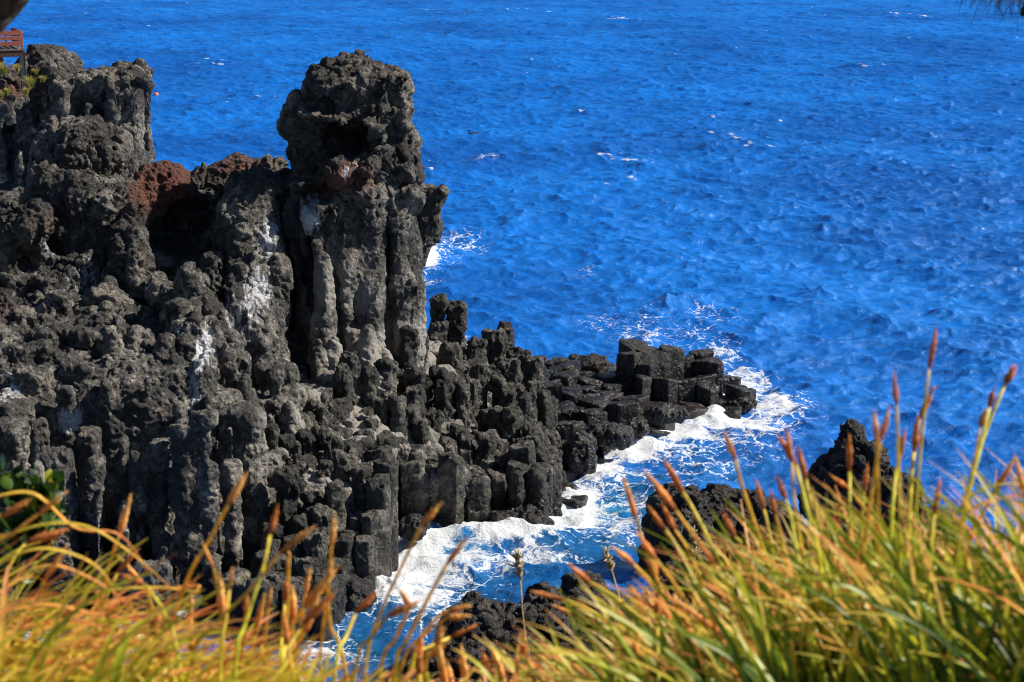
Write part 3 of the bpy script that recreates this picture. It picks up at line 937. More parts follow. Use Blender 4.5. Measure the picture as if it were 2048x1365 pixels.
# ================================================================== COLUMNS
def column_mesh(poly, ztop, zbot, er, seed, tilt=0.0, dome=0.15, cap=None):
    """a jointed column: er 0 crisp sawn faces .. 1 worn to a pitted knob"""
    P = np.array(poly); c = P.mean(0)
    # resample the outline evenly, keep corners
    nseg = 56
    d = np.linalg.norm(np.roll(P, -1, 0) - P, axis=1); L = d.sum()
    cum = np.concatenate([[0], np.cumsum(d)])
    s = np.linspace(0, L, nseg, endpoint=False)
    for i, cc in enumerate(cum[:-1]):
        s[np.argmin(np.abs(s - cc))] = cc
    s = np.sort(s)
    Q = np.concatenate([P, P[:1]])
    ox = np.interp(s, cum, Q[:, 0]); oy = np.interp(s, cum, Q[:, 1])
    out = np.stack([ox, oy], 1) - c
    rad = np.linalg.norm(out, axis=1, keepdims=True); rm = rad.mean()
    round_ = out / rad * rm
    out = out * (1 - 0.35 * er) + round_ * (0.35 * er)
    H = ztop - zbot
    zs = list(np.linspace(0, 1, max(6, int(H / 0.11)))[:-1] * (H - 0.22)) 
    rings = [(z, 1.0) for z in zs]
    bv = 0.06 + 0.16 * er
    for t in np.linspace(0, math.pi / 2, 6):
        rings.append((H - 0.22 + (0.22 - 0.0) * math.sin(t) * (0.55 + 0.45 * er), 1 - bv * (1 - math.cos(t))))
    zt = rings[-1][0]
    for k in (0.8, 0.6, 0.4, 0.2, 0.05):
        rings.append((zt + dome * rm * (1 - k) * (0.3 + .5 * er), (1 - bv) * k))
    V_ = []
    for z, sc in rings:
        lean = tilt * z
        V_.append(np.column_stack([c[0] + out[:, 0] * sc + lean, c[1] + out[:, 1] * sc, np.full(len(out), zbot + z)]))
    V_.append(np.array([[c[0] + tilt * zt, c[1], V_[-1][0, 2]]]))
    n = len(out)
    v = np.concatenate(V_).astype(np.float32)
    Fq = []
    i = np.arange(n); j = (i + 1) % n
    for r_ in range(len(rings) - 1):
        Fq.append(np.stack([r_ * n + i, r_ * n + j, (r_ + 1) * n + j, (r_ + 1) * n + i], 1))
    top = (len(rings) - 1) * n
    tri = np.stack([top + i, top + j, np.full(n, len(v) - 1)], 1)
    me = np_mesh("column", v, [np.concatenate(Fq), tri])
    tl = (np.array([hash2(np.int64(seed), np.int64(k_)) for k_ in (51, 52)]) - .5) * (.42 + .3 * er)
    v[:, 2] += ((v[:, 0] - c[0]) * tl[0] + (v[:, 1] - c[1]) * tl[1]) * sstep(0, 1, (v[:, 2] - zbot) / H)
    set_co(me, v)
    no = get_no(me)
    so = seed * 3.7
    a = 0.03 + 0.07 * er
    zz = v * np.array([1, 1, 0.6 if er < .5 else 1.0])
    dd = a * fbm(zz, 1.4, 3, off=so) + (0.012 + 0.09 * er) * fbm(v, 3.2, 4, 0.65, ridge=True, off=so + 4)
    # stepped horizontal breaks
    br = np.sin(v[:, 2] * (5 + 2 * hash2(np.int64(seed), np.int64(3))) + seed)
    dd = dd + 0.018 * sstep(0.75, 0.95, br) * -1
    fv_, fk_ = facets(v * np.array([1, 1, .8]) + so, 1.5)
    dd = dd + (.06 + .02 * er) * (fv_ - .25 * fk_) * (.35 + .65 * sstep(.55, 1.0, (v[:, 2] - zbot) / H))
    f1, _ = worley3(v * np.array([1, 1, .6]) + so, 1.9)
    f2_, _ = worley3(v + so, 4.6)
    dd = dd + (.03 + .30 * er) * (f1 - .5) + (.01 + .13 * er) * (f2_ - .5)
    fade = sstep(0.0, 0.3, v[:, 2] - zbot)
    v2 = v + no * (dd * fade)[:, None]
    set_co(me, v2)
    set_attr(me, "rough", np.full(len(v), 0.25 + 0.75 * er))
    hgt = (v2[:, 2] - zbot) / max(H, .1)
    pal = 0.12 * er * sstep(.5, .0, hgt) + 0.06 * float(hash2(np.int64(seed), np.int64(8)) > .75) * (1 - er)
    set_attr(me, "pale", pal)
    set_attr(me, "white", np.zeros(len(v))); set_attr(me, "red", np.zeros(len(v)))
    return me

# collect cells
bb = [(-12, 60), (15, 102)]
cells = []
for vv, want in ((V, 1), (VR, 2)):
    for iy in range(-100, 140):
        for ix in range(-100, 140):
            cx, cy = vv.centre(np.int64(ix), np.int64(iy))
            if not (bb[0][0] < cx < bb[1][0] and bb[0][1] < cy < bb[1][1]): continue
            if region_of(cx, cy) == want: cells.append((ix, iy, float(cx), float(cy), want))

slope_list, reef_list = [], []
for (ix, iy, cx, cy, reg) in cells:
    r1 = float(hash2(np.int64(ix), np.int64(iy), 21)); r2 = float(hash2(np.int64(ix), np.int64(iy), 22)); r3 = float(hash2(np.int64(ix), np.int64(iy), 23))
    d = float(coast_sd(np.array([cx]), np.array([cy]))[0])
    if reg == 1:
        h = float(idw(np.array([cx]), np.array([cy]), HP)[0])
        edge = sstep(-2.2, -0.5, d)
        h += (r1 - .5) * (1.5 - .8 * edge) + .7 * (r1 > .88) * (1 - edge) - 0.15
        if d > -0.75 and cx > -1.8: h = min(h, 0.4 + r2 * 2.0) if r3 < .7 else h
        er = float(np.clip(1.0 - 0.72 * edge + (r2 - .5) * 0.3, 0.08, 1))
        if r3 < 0.07 and edge < .5: h += 0.9
        slope_list.append((ix, iy, cx, cy, h, er, d))
    else:
        h = float(idw(np.array([cx]), np.array([cy]), RHP)[0]) + .35 + (r1 - .5) * 1.25
        if d > -0.7: h = min(h, 0.35 + r2 * 1.1)
        reef_list.append([ix, iy, cx, cy, h, 0.02 + 0.16 * r3, d])
for q in reef_list:
    e_ = ((q[2] - 6.9) / 1.45) ** 2 + ((q[3] - 93.8) / 1.5) ** 2
    q[4] -= .2
    if e_ < 1: q[4] = 3.2 + .7 * (float(hash2(np.int64(q[0]), np.int64(q[1]), 5)) - .5) - .5 * e_; q[5] = .15
p_ = at(1186, 726, 94.5)
k = min(range(len(reef_list)), key=lambda i: (reef_list[i][2] - p_[0]) ** 2 + (reef_list[i][3] - p_[1]) ** 2)
reef_list[k][4] = 2.3; reef_list[k][5] = .3


def put_columns(L, parent, mat, nmax, grow, lat):
    L = sorted(L, key=lambda q: -(q[4] + 0.6) / q[3] - (3 if q[6] > -2.5 else 0))
    rest = []
    for n_, (ix, iy, cx, cy, h, er, d) in enumerate(L):
        _, poly = lat.poly(ix, iy, 0.03)
        if len(poly) < 3: continue
        sc = 1.0 - er * grow * (.17 + .15 * (cx < -.6 and cy < 84))
        poly = [(cx + (a - cx) * sc, cy + (b - cy) * sc) for a, b in poly]
        zb = -1.2 if (d > -2.8 or grow == 0) else h - 3.0
        me = column_mesh(poly, max(h, -0.3), zb, er, (ix * 31 + iy * 17) % 997, tilt=0.0)
        if n_ < nmax: link_mesh("column", me, mat, parent)
        else:
            rest.append((get_co(me), me)); 
    if rest:
        bmv, bmf, off, at_ = [], [], 0, {k: [] for k in ("rough", "pale", "white", "red")}
        for c, me in rest:
            bmv.append(c)
            for p in me.polygons: bmf.append([off + i for i in p.vertices])
            for k in at_:
                a = np.empty(len(c), np.float32); me.attributes[k].data.foreach_get("value", a); at_[k].append(a)
            off += len(c)
        q4 = np.array([f_ for f_ in bmf if len(f_) == 4]); q3 = np.array([f_ for f_ in bmf if len(f_) == 3])
        me = np_mesh("columns", np.concatenate(bmv), [q4, q3], {k: np.concatenate(a) for k, a in at_.items()})
        o = link_mesh("column_cluster", me, mat, parent); o["kind"] = "stuff"

put_columns(slope_list, cliff, col_mat, 99, 1.0, V)
reef = empty("basalt_reef", (6, 90, 0), "low wet reef of stepped hexagonal basalt columns running out into the surf", "reef")
put_columns([tuple(q) for q in reef_list], reef, wet_mat, 99, 0.0, VR)
print("COLUMNS", len(slope_list), len(reef_list))

# ================================================================== HEADLAND BEHIND
def build_headland():
    S = Solid((-40.0, 106, -1.5), (-18.0, 122.0, 18.5), 0.19, .7, .35, 60)
    def B(a, hs, rad, yaw=0.0, tilt=0.0): S.B(at(*a), hs, rad, yaw, tilt)
    def E(a, r, k=.4, cut=False): S.E(at(*a), r, k, 0.0, cut)
    B((150, 440, 116.5), (4.2, 4.0, 8.2), 1.0, R(8), -0.03)
    B((238, 300, 115.5), (1.75, 3.0, 5.0), 0.6, R(15), -0.10)
    B((-60, 480, 116), (5.0, 4.0, 8.0), 1.0)
    E((105, 165, 116), (2.3, 3, 2.45)); E((60, 150, 115.2), (1.0, 2, 1.3))
    E((190, 190, 115), (1.8, 2.6, 1.9)); E((255, 190, 114.5), (1.5, 2.2, 1.75)); E((285, 225, 114.6), (.75, 1.6, 1.7))
    E((20, 230, 113), (2.0, 2.0, 1.2)); E((8, 200, 113.2), (2.4, 2.6, 2.05)); E((-60, 200, 114), (3, 3, 2.0))
    S.C(at(120, 200, 112.6), at(140, 400, 111.5), .9, 1.0); S.C(at(60, 260, 111.8), at(75, 420, 111), .9, 1.0); S.C(at(190, 210, 112.4), at(215, 380, 112), .6, .5)
    x2, y2 = np.broadcast_arrays(S.X[:, :, 0], S.Y[:, :, 0])
    Vh = Vor(1.9, 5, .6, .1)
    C0 = Vh.near(x2, y2); b0 = -Vh.cell_sd(x2, y2, C0, 0)
    cr = np.exp(-(b0 / 0.2) ** 2) * 0.7 - (hash2(C0[0][0], C0[1][0], 5) - .5) * 1.0
    S.g += (cr[:, :, None] * sstep(15.5, 13.5, S.Z)).astype(np.float32)
    S.g += noise_field(S.ax, .3, .7, 3, True, 77.0) * .2
    me = rough_rock(S.mesh("headland"), lambda c: .32 * sstep(9, 13, c[:, 2]), .4, .2, .09, .3, .8, 2.2, pits=.28, pitf=.9, levels=1, seed=50, fac=.6, facf=.45, streak=.12, mask=lambda c: .45 + .6 * sstep(13.5, 15.5, c[:, 2]))
    c = get_co(me)
    set_attr(me, "rough", .45 + .55 * sstep(12, 15, c[:, 2]))
    set_attr(me, "red", blobs(c, [(30, 180, 112, 2.4, .6, 1.0), (150, 230, 112, 1.6, .35, .6)]))
    set_attr(me, "white", blobs(c, [(55, 270, 111, .6, .4, 1.0), (10, 370, 111, .8, .5, .6)]))
    set_attr(me, "pale", blobs(c, [(130, 220, 112, 1.6, .5, 1.2), (110, 120, 115, 2.2, .5, .8), (225, 260, 112, .8, .4, 1.6)]))
    o = link_mesh("headland", me, rock_mat)
    tag(o, "fluted dark headland beyond the red dome, carrying the wooden viewing deck", "headland")
build_headland()

# ================================================================== LOOSE AND FOREGROUND ROCKS
def rock(name, label, cat, prims, h=0.1, pad=0.8, disp=(.35, .18, .06), fr=(.5, 1.3, 4.0), mat=None, pits=0.1, seed=0.0, cuts=(), zlo=-1.0, group=None, attrs=None, levels=1, drop=0.0):
    lo = np.array([1e9] * 3); hi = -lo
    for p in prims:
        cs = [np.array(p[1])] + ([np.array(p[2])] if p[0] == 'C' else [])
        r = np.max(p[2]) if p[0] == 'E' else max(p[3], p[4])
        for c in cs: lo = np.minimum(lo, c - r - pad); hi = np.maximum(hi, c + r + pad)
    lo[2] = max(lo[2], zlo)
    sz = float(np.mean([np.min(p[2]) if p[0] == 'E' else p[3] for p in prims]))
    S = Solid(lo, hi, h, min(.5, .35 * sz), .55 / max(sz, .5), seed * 3.1)
    for p in prims:
        if p[0] == 'E': S.E(p[1], p[2], .3)
        else: S.C(p[1], p[2], p[3], p[4], .3)
    for c_, r_ in cuts: S.E(c_, r_, .25, 0.0, True)
    S.g += noise_field(S.ax, max(.15, h), fr[1], 3, True, seed) * (disp[1] * .7)
    me = rough_rock(S.mesh(name), *disp, *fr, pits=pits, pitf=1.6, levels=levels, seed=seed, fac=disp[1] * 2.5, facf=fr[1] * .6)
    c = get_co(me)
    base = {"rough": np.full(len(c), .9), "red": np.zeros(len(c)), "white": np.zeros(len(c)), "pale": np.zeros(len(c))}
    if attrs: base.update(attrs(c))
    for k, a in base.items(): set_attr(me, k, a)
    o = link_mesh(name, me, mat or lava_mat)
    o.location.z = drop
    tag(o, label, cat, group)
    return o

def Ez(px, py, Yd, rx, ry, rz): return ('E', at(px, py, Yd), (rx, ry, rz))

# rounded dark rock and spire at the right, behind the grass
rock("shore_rock", "low rounded dark rock with knobbly crest behind the right hand grass", "rock",
     [Ez(1375, 1075, 69, 1.5, 1.6, 1.75), Ez(1480, 1070, 69, 2.0, 1.6, 1.5), Ez(1560, 1080, 67.5, 1.2, 1.3, 1.25), Ez(1340, 1010, 69.2, .55, .6, .7), Ez(1440, 1000, 69.2, .8, .6, .5), Ez(1330, 1130, 68.6, .9, 1.2, 1.6), Ez(1480, 1180, 67, 3.2, 2.0, 1.6)],
     h=.1, disp=(.3, .16, .08), pits=.15, seed=3)
rock("spire_rock", "jagged lava spire standing out of the sea behind tall sedge stalks at right", "rock",
     [('C', at(1700, 960, 66), at(1697, 866, 66), .85, .24), ('C', at(1745, 960, 66), at(1752, 912, 66), .6, .24), ('C', at(1668, 990, 66), at(1658, 936, 66), .6, .26), Ez(1660, 985, 66, .7, .9, .9), Ez(1710, 1040, 66, 1.3, 1.3, 1.5), Ez(1790, 1020, 65.5, .8, 1.0, 1.1), Ez(1740, 1120, 65.5, 2.2, 1.6, 2.0), Ez(1840, 1090, 65, 1.2, 1.1, 1.3)],
     h=.075, disp=(.22, .22, .14), fr=(.7, 1.9, 4.5), pits=.15, seed=8)
rock("lava_ledge", "rubbly dark lava ledge at the bottom centre below the surf", "rock",
     [Ez(1000, 1240, 61, 1.1, 1.3, .85), Ez(1100, 1222, 62.5, 1.2, 1.2, .75), Ez(1250, 1240, 62, 1.2, 1.0, .7), Ez(1175, 1190, 62.8, .8, .9, .7), Ez(1060, 1270, 59.5, 2.0, 1.8, 1.0), Ez(1180, 1250, 61, 1.4, 1.4, .9), Ez(960, 1270, 59.5, 1.1, 1.2, 1.0), Ez(940, 1330, 57.5, 1.5, 1.5, 1.1),
      Ez(1060, 1350, 57, 2.2, 1.8, 1.1), Ez(1230, 1330, 58, 2.2, 2.2, 1.2), Ez(1350, 1290, 60, 2.4, 2.2, 1.2), Ez(1100, 1440, 54, 4.5, 3.0, 1.6), Ez(1000, 1380, 58, 4, 3, .9), Ez(880, 1400, 56, 1.6, 1.6, 1.0)],
     h=.1, disp=(.35, .26, .10), fr=(.8, 1.5, 4.0), pits=.12, seed=14, drop=-.4, attrs=lambda c: {"pale": .35 * sstep(-.1, .4, fbm(c, .6, 2, off=9)), "red": blobs(c, [(1075, 1240, 60, .5, .7, .3), (1180, 1330, 58, .7, .5, .5)])})
for nm, lab, pr, sd in [
    ("boulder", "dark rounded boulder on the left shoulder of the bottom lava ledge", [Ez(950, 1243, 59.0, .72, .7, .62)], 21),
    ("boulder", "blocky dark boulder topping the lava ledge nearest the surf", [Ez(1165, 1180, 61.4, .68, .6, .45), Ez(1200, 1190, 61.2, .45, .5, .35)], 22),
    ("boulder", "pale grey boulder at the lower left edge of the lava ledge", [Ez(965, 1305, 57.2, .75, .7, .5)], 23),
]:
    rock(nm, lab, "boulder", pr, h=.07, disp=(.12, .08, .03), fr=(.9, 2, 5), pits=0.04, seed=sd, zlo=-2, drop=-.4, attrs=(lambda c: {"pale": np.full(len(c), .45)}) if sd == 23 else None)
for nm, lab, pr, sd in [
    ("wet_boulder", "glistening wet boulder in the surf below the column wall near the cove", [Ez(1065, 1052, 73.6, .62, .6, .6)], 31),
    ("wet_boulder", "wet boulder streaming with white water beside the cove columns", [Ez(1040, 1035, 74.6, .8, .6, .5)], 32),
    ("wet_boulder", "largest domed wet boulder at the landward end of the reef", [Ez(1160, 905, 81.5, .75, .8, .9)], 33),
    ("wet_boulder", "flat foam-washed boulder in front of the reef step", [Ez(1215, 870, 84.5, 1.2, .8, .55)], 34),
    ("wet_boulder", "small wet boulder ending the reef front, in white water", [Ez(1275, 855, 86.2, .6, .6, .5)], 35),
    ("wet_boulder", "foam-streaked low boulder before the middle of the reef", [Ez(1330, 828, 87.6, .9, .7, .5)], 36),
    ("wet_boulder", "outermost wet boulder off the reef tip, ringed by foam", [Ez(1485, 808, 93.0, .7, .6, .42)], 37),
    ("wet_boulder", "dark wet boulder under the left column wall behind the orange seed heads", [Ez(700, 1190, 65.8, 1.0, .9, .75)], 38),
    ("wet_boulder", "brownish boulder pressed against the columns at the head of the cove", [Ez(828, 1055, 71.6, .5, .5, .42)], 39),
]:
    rock(nm, lab, "boulder", pr, h=.08, disp=(.15, .10, .03), fr=(.9, 2, 5), pits=.05, seed=sd, mat=wet_mat, group="wet boulders in the surf",
         attrs=lambda c: {"white": .42 * sstep(-.1, .3, fbm(c * np.array([1, 1, .3]), 2.2, 3, off=4)) * sstep(.1, .5, c[:, 2])})
# ================================================================== SEA
def ocean_tile(L, N, wind, V_, lmin, lmax, seed, spread=0.25, chop=1.0):
    g = np.random.default_rng(seed)
    k1 = np.fft.fftfreq(N, L / N) * 2 * np.pi
    kx, ky = np.meshgrid(k1, k1, indexing='ij')
    k = np.hypot(kx, ky); k[0, 0] = 1e9
    Lw = V_ * V_ / 9.81
    c = (kx * wind[0] + ky * wind[1]) / k
    ph = np.exp(-1 / (k * Lw) ** 2) / k ** 4 * (spread + (1 - spread) * c * c)
    ph = ph * np.exp(-(k * lmin / 6.28) ** 2) * (1 - np.exp(-(k * lmax / 6.28) ** 4))
    h = np.sqrt(ph) * (g.normal(size=(N, N)) + 1j * g.normal(size=(N, N)))
    h[0, 0] = 0
    z = np.fft.ifft2(h)
    s = z.real.std()
    z = z.real / s
    dx = (np.fft.ifft2(1j * kx / k * h)).real / s * chop
    dy = (np.fft.ifft2(1j * ky / k * h)).real / s * chop
    return dict(L=L, N=N, z=z, dx=dx, dy=dy)


def samp(T, name, x, y, rot=0.0):
    c, s = math.cos(rot), math.sin(rot)
    u = (c * x + s * y) / T['L'] * T['N']; v = (-s * x + c * y) / T['L'] * T['N']
    i = np.floor(u).astype(np.int64); j = np.floor(v).astype(np.int64)
    fu, fv = u - i, v - j
    A = T[name]; n = T['N']
    i0, j0 = i % n, j % n; i1, j1 = (i + 1) % n, (j + 1) % n
    return (A[i0, j0] * (1 - fu) + A[i1, j0] * fu) * (1 - fv) + (A[i0, j1] * (1 - fu) + A[i1, j1] * fu) * fv


def build_sea():
    ys = [14.0]
    while ys[-1] < 60: ys.append(ys[-1] + max(.16, (60 - ys[-1]) * .08))
    while ys[-1] < 520: ys.append(ys[-1] * 1.0014)
    while ys[-1] < 900: ys.append(ys[-1] * 1.006)
    while ys[-1] < 30000: ys.append(ys[-1] * 1.035)
    ys = np.array(ys)
    tt = np.concatenate([np.linspace(-2.2, -.40, 60)[:-1], np.linspace(-.40, .40, 1350), np.linspace(.40, 2.2, 60)[1:]])
    Yg, Tg = np.meshgrid(ys, tt, indexing='ij')
    Xg = Yg * Tg
    nr, nc = Xg.shape
    x, y = Xg.ravel(), Yg.ravel()
    wd = np.array([-0.90, -0.44])
    A = ocean_tile(211.0, 1024, wd, 6.2, .9, 60, 1, .12)
    B = ocean_tile(67.0, 1024, (wd[0] * .8 - wd[1] * .6, wd[0] * .6 + wd[1] * .8), 4.4, .30, 6.5, 2, .3)
    Cw = ocean_tile(31.0, 512, wd, 3.2, .35, 2.6, 3, .4)
    cd = coast_sd(x, y)
    near = sstep(0.0, 9.0, cd) * .7 + .3
    far = sstep(3000, 500, y)
    fb = sstep(700, 120, y)
    sA, sB, sC = 0.16, 0.14, 0.06
    z = sA * samp(A, 'z', x, y) * near + sB * samp(B, 'z', x, y, .4) * (.6 + .4 * fb) + sC * samp(Cw, 'z', x, y, 1.1) * fb
    dx = sA * samp(A, 'dx', x, y) * near + sB * samp(B, 'dx', x, y, .4) * fb * 1.25
    dx = dx + sC * samp(Cw, 'dx', x, y, 1.1) * fb * .6
    dy = sA * samp(A, 'dy', x, y) * near
    # foam attributes: (photo x, photo y, half width across m, half depth m, strength)
    F_ = [(800, 1135, 2.4, 2.8, 1.1), (650, 1310, 1.6, 2.0, .6), (760, 1180, 1.6, 2.0, .9), (850, 1090, 1.8, 2.0, 1.0), (930, 1075, 1.8, 1.6, 1.05), (1010, 1085, 2.0, 1.6, 1.1), (1090, 1060, 1.5, 1.8, 1.05), (1150, 1010, 1.5, 2.0, .85), (1160, 985, 1.0, 1.5, .95), (1200, 930, 1.4, 2.0, 1.05),
          (1270, 900, 1.8, 1.8, 1.1), (1350, 865, 2.0, 2.2, 1.05), (1430, 840, 1.6, 2.2, 1.0), (1500, 850, 2.2, 3.0, .7), (1540, 810, 2.2, 4.0, .68), (1490, 765, 1.6, 4.0, .72), (1440, 700, 1.2, 4, .55), (1290, 672, 2.2, 4.0, .45), (1390, 665, 1.8, 4, .3), (1300, 632, 1.6, 4, .33),
          (880, 500, 1.8, 8, .5), (860, 525, 1.2, 4.5, .8), (915, 480, 2.4, 7, .42), (900, 705, 1.0, 4, .8), (1165, 538, 1.0, 3.0, .35), (970, 315, 1.5, 4, .42), (1240, 960, 2.2, 3.0, .5), (1260, 1000, 2.0, 3.2, .42), (1220, 1060, 2.0, 2.5, .55), (1000, 1130, 3.0, 2.0, .40),
          (830, 1190, 2.0, 2.5, .72), (900, 1160, 2.0, 2.2, .5), (640, 1300, 1.6, 3.0, .5), (1270, 1140, 1.2, 1.6, .55), (1400, 930, 2.6, 3.0, .40), (1350, 985, 2.5, 2.5, .35), (1200, 640, 2, 5, .25), (1080, 725, 1.0, 3.0, .28), (1420, 620, 2, 5, .3), (1520, 890, 2.4, 3, .36), (700, 1165, 1.0, 1.2, .9),
          (1180, 950, 1.0, 1.3, .9), (1260, 880, 1.0, 1.2, .9), (900, 1230, 2.5, 3, .4), (1050, 1120, 2.5, 1.6, .55), (930, 1130, 2.5, 1.8, .65), (1150, 1060, 2.2, 1.6, .75), (1230, 1030, 1.8, 2.0, .5), (1330, 900, 2.6, 2.4, .62), (1450, 880, 2.5, 2.6, .5)]
    foam = np.zeros(len(x))
    for px, py, rx, ry, s in F_:
        q = at0(px, py)
        foam = np.maximum(foam, s * np.exp(-((x - q[0]) / rx) ** 2 - ((y - q[1]) / ry) ** 2))
    nearm = (y < 140) & (np.abs(x) < 60)
    rim = np.where(nearm, .45 * np.exp(-np.maximum(cd, 0) / .9), 0) * (1 - sstep(105, 112, y) * (x < -9))
    foam = np.clip(np.maximum(foam, rim), 0, 1.2)
    turq = np.zeros(len(x))
    for px, py, rx, ry, s in [(1180, 1025, 1.6, 1.3, .75), (1215, 1010, 1.3, 1.0, .5), (850, 1110, 2.0, 1.5, .4), (1110, 1035, 1.0, 1, .5), (1240, 985, 2, 2, .12)]:
        q = at0(px, py)
        turq = np.maximum(turq, s * np.exp(-((x - q[0]) / rx) ** 2 - ((y - q[1]) / ry) ** 2))
    teal = np.zeros(len(x))
    for px, py, rx, ry, s in [(1150, 1110, 5, 5, .8), (1260, 1010, 4, 5, .7), (950, 1180, 5, 4, .7), (700, 1290, 4, 5, .95), (800, 1220, 3, 3, .9), (1420, 930, 4, 5, .4)]:
        q = at0(px, py)
        teal = np.maximum(teal, s * np.exp(-((x - q[0]) / rx) ** 2 - ((y - q[1]) / ry) ** 2))
    # breaking water stands up in lumps
    p3 = np.stack([x, y, np.zeros_like(x)], 1)
    m = foam > .05
    lump = np.zeros(len(x)); lump[m] = .5 + .5 * fbm(p3[m], .8, 4, .6, ridge=True)
    z = z + foam * (lump * .20) * (foam > .05)
    # a breaker rolling into the cove
    for px, py, rx, ry, hh in [(985, 1098, 2.6, .7, .55), (1060, 1078, 1.6, .7, .45), (1435, 828, .6, .6, .45), (880, 1085, 1.5, .7, .4), (862, 522, 1.4, 2, .7)]:
        q = at0(px, py)
        z = z + hh * np.exp(-((x - q[0]) / rx) ** 2 - ((y - q[1]) / ry) ** 2)
    # white caps where the water folds
    nA = A['N']; d_ = A['L'] / nA
    jx = (np.roll(A['dx'], -1, 0) - np.roll(A['dx'], 1, 0)) / (2 * d_); jy = (np.roll(A['dy'], -1, 1) - np.roll(A['dy'], 1, 1)) / (2 * d_)
    A['j'] = jx + jy
    J = samp(A, 'j', x, y)
    sc = np.abs(np.quantile(A['j'], .004))
    jj = -np.sign(np.quantile(A['j'], .5) - A['j'].mean() + 1e-9)
    big = fbm(p3, .03, 2, off=3) + .5 * fbm(p3, .11, 2, off=33)
    capv = np.maximum(samp(A, 'z', x, y), 0) * 0 + (-J / sc)
    cap = sstep(.88, 1.6, capv + big * .9) * sstep(45, 75, y) * sstep(1500, 600, y)
    cap = np.where(cd < 6, cap * .4, cap)
    vv = np.stack([x + dx * far, y + dy * far, z * (.25 + .75 * far)], 1)
    i = np.arange(nr - 1)[:, None] * nc + np.arange(nc - 1)[None]
    fa = np.stack([i, i + 1, i + nc + 1, i + nc], -1).reshape(-1, 4)[:, ::-1]
    me = np_mesh("sea", vv, fa, {"foam": foam, "cap": cap, "turq": turq, "teal": teal})
    o = link_mesh("sea_water", me, water_material())
    tag(o, kind="structure")
build_sea()
# ================================================================== NEAR GROUND
PROF = [(-30, 24.0), (-3, 23.95), (0.5, 23.92), (2.0, 23.84), (3.2, 23.36), (4.0, 22.9), (4.6, 21.9), (5.2, 20.9), (10.0, 20.5), (10.8, 19.0), (13, 9.0), (17, 3.0), (30, 1.6), (44, 0.6), (50, -1.2)]


def ground_z(x, y):
    return np.interp(y, [p[0] for p in PROF], [p[1] for p in PROF])


def build_ground():
    ys = np.concatenate([np.linspace(-30, 0, 20)[:-1], np.arange(0, 17, .12), np.linspace(17, 50, 60)])
    xs = np.concatenate([np.linspace(-40, -8, 40)[:-1], np.arange(-8, 8, .2), np.linspace(8, 40, 40)])
    Xg, Yg = np.meshgrid(xs, ys, indexing='ij')
    x, y = Xg.ravel(), Yg.ravel()
    z = ground_z(x, y)
    v = np.stack([x, y, z], 1)
    n = fbm(v, .6, 4, off=2) * np.interp(y, [0, 4, 6, 50], [.05, .06, .35, .8])
    v = v + np.stack([np.zeros_like(n), n * ((y > 4.2) & (y < 17)), n], 1)
    nr, nc = Xg.shape
    i = np.arange(nr - 1)[:, None] * nc + np.arange(nc - 1)[None]
    fa = np.stack([i, i + nc, i + nc + 1, i + 1], -1).reshape(-1, 4)
    N = NT("ground")
    P = N.pos(); a = N.noise(P, 2.0, 6, .7); b = N.noise(P, 30, 4, .7)
    col = N.mul(N.mix(N.rng(a, .4, .6), (.045, .04, .035), (.11, .085, .05)), N.rng(b, .3, .7, .6, 1.4))
    m = N.done(N.n('ShaderNodeBsdfPrincipled', {'Base Color': col, 'Roughness': .95, 'Normal': N.n('ShaderNodeBump', {'Strength': 1., 'Distance': .1, 'Height': a})}))
    o = link_mesh("ground", np_mesh("ground", v, fa), m)
    tag(o, kind="structure")
build_ground()

# ================================================================== SEDGE
blade_gold = leaf_material("sedge_blade_gold", [(0.0, (0.366, 0.439, 0.037)), (.3, (0.756, 0.671, 0.061)), (.6, (0.950, 0.708, 0.098)), (.85, (0.950, 0.488, 0.122)), (1.0, (0.732, 0.244, 0.061))], .55, .4, .2)
blade_green = leaf_material("sedge_blade_green", [(0.0, (0.037, 0.085, 0.010)), (.35, (0.207, 0.305, 0.018)), (.6, (0.549, 0.561, 0.037)), (.82, (0.950, 0.683, 0.146)), (1.0, (0.878, 0.366, 0.110))], .52, .34, .2)
stem_mat = leaf_material("sedge_stem", [(0.0, (0.268, 0.390, 0.024)), (.5, (0.671, 0.671, 0.037)), (1.0, (0.854, 0.549, 0.085))], .25, .45)
head_mat = leaf_material("sedge_head", [(0.0, (0.366, 0.110, 0.030)), (.4, (0.708, 0.244, 0.061)), (.75, (0.915, 0.366, 0.085)), (1.0, (0.950, 0.549, 0.159))], .22, .8, .3)
plume_mat = leaf_material("dry_plume", [(0.0, (.42, .30, .14)), (1.0, (.66, .52, .30))], .3, .8, .3)


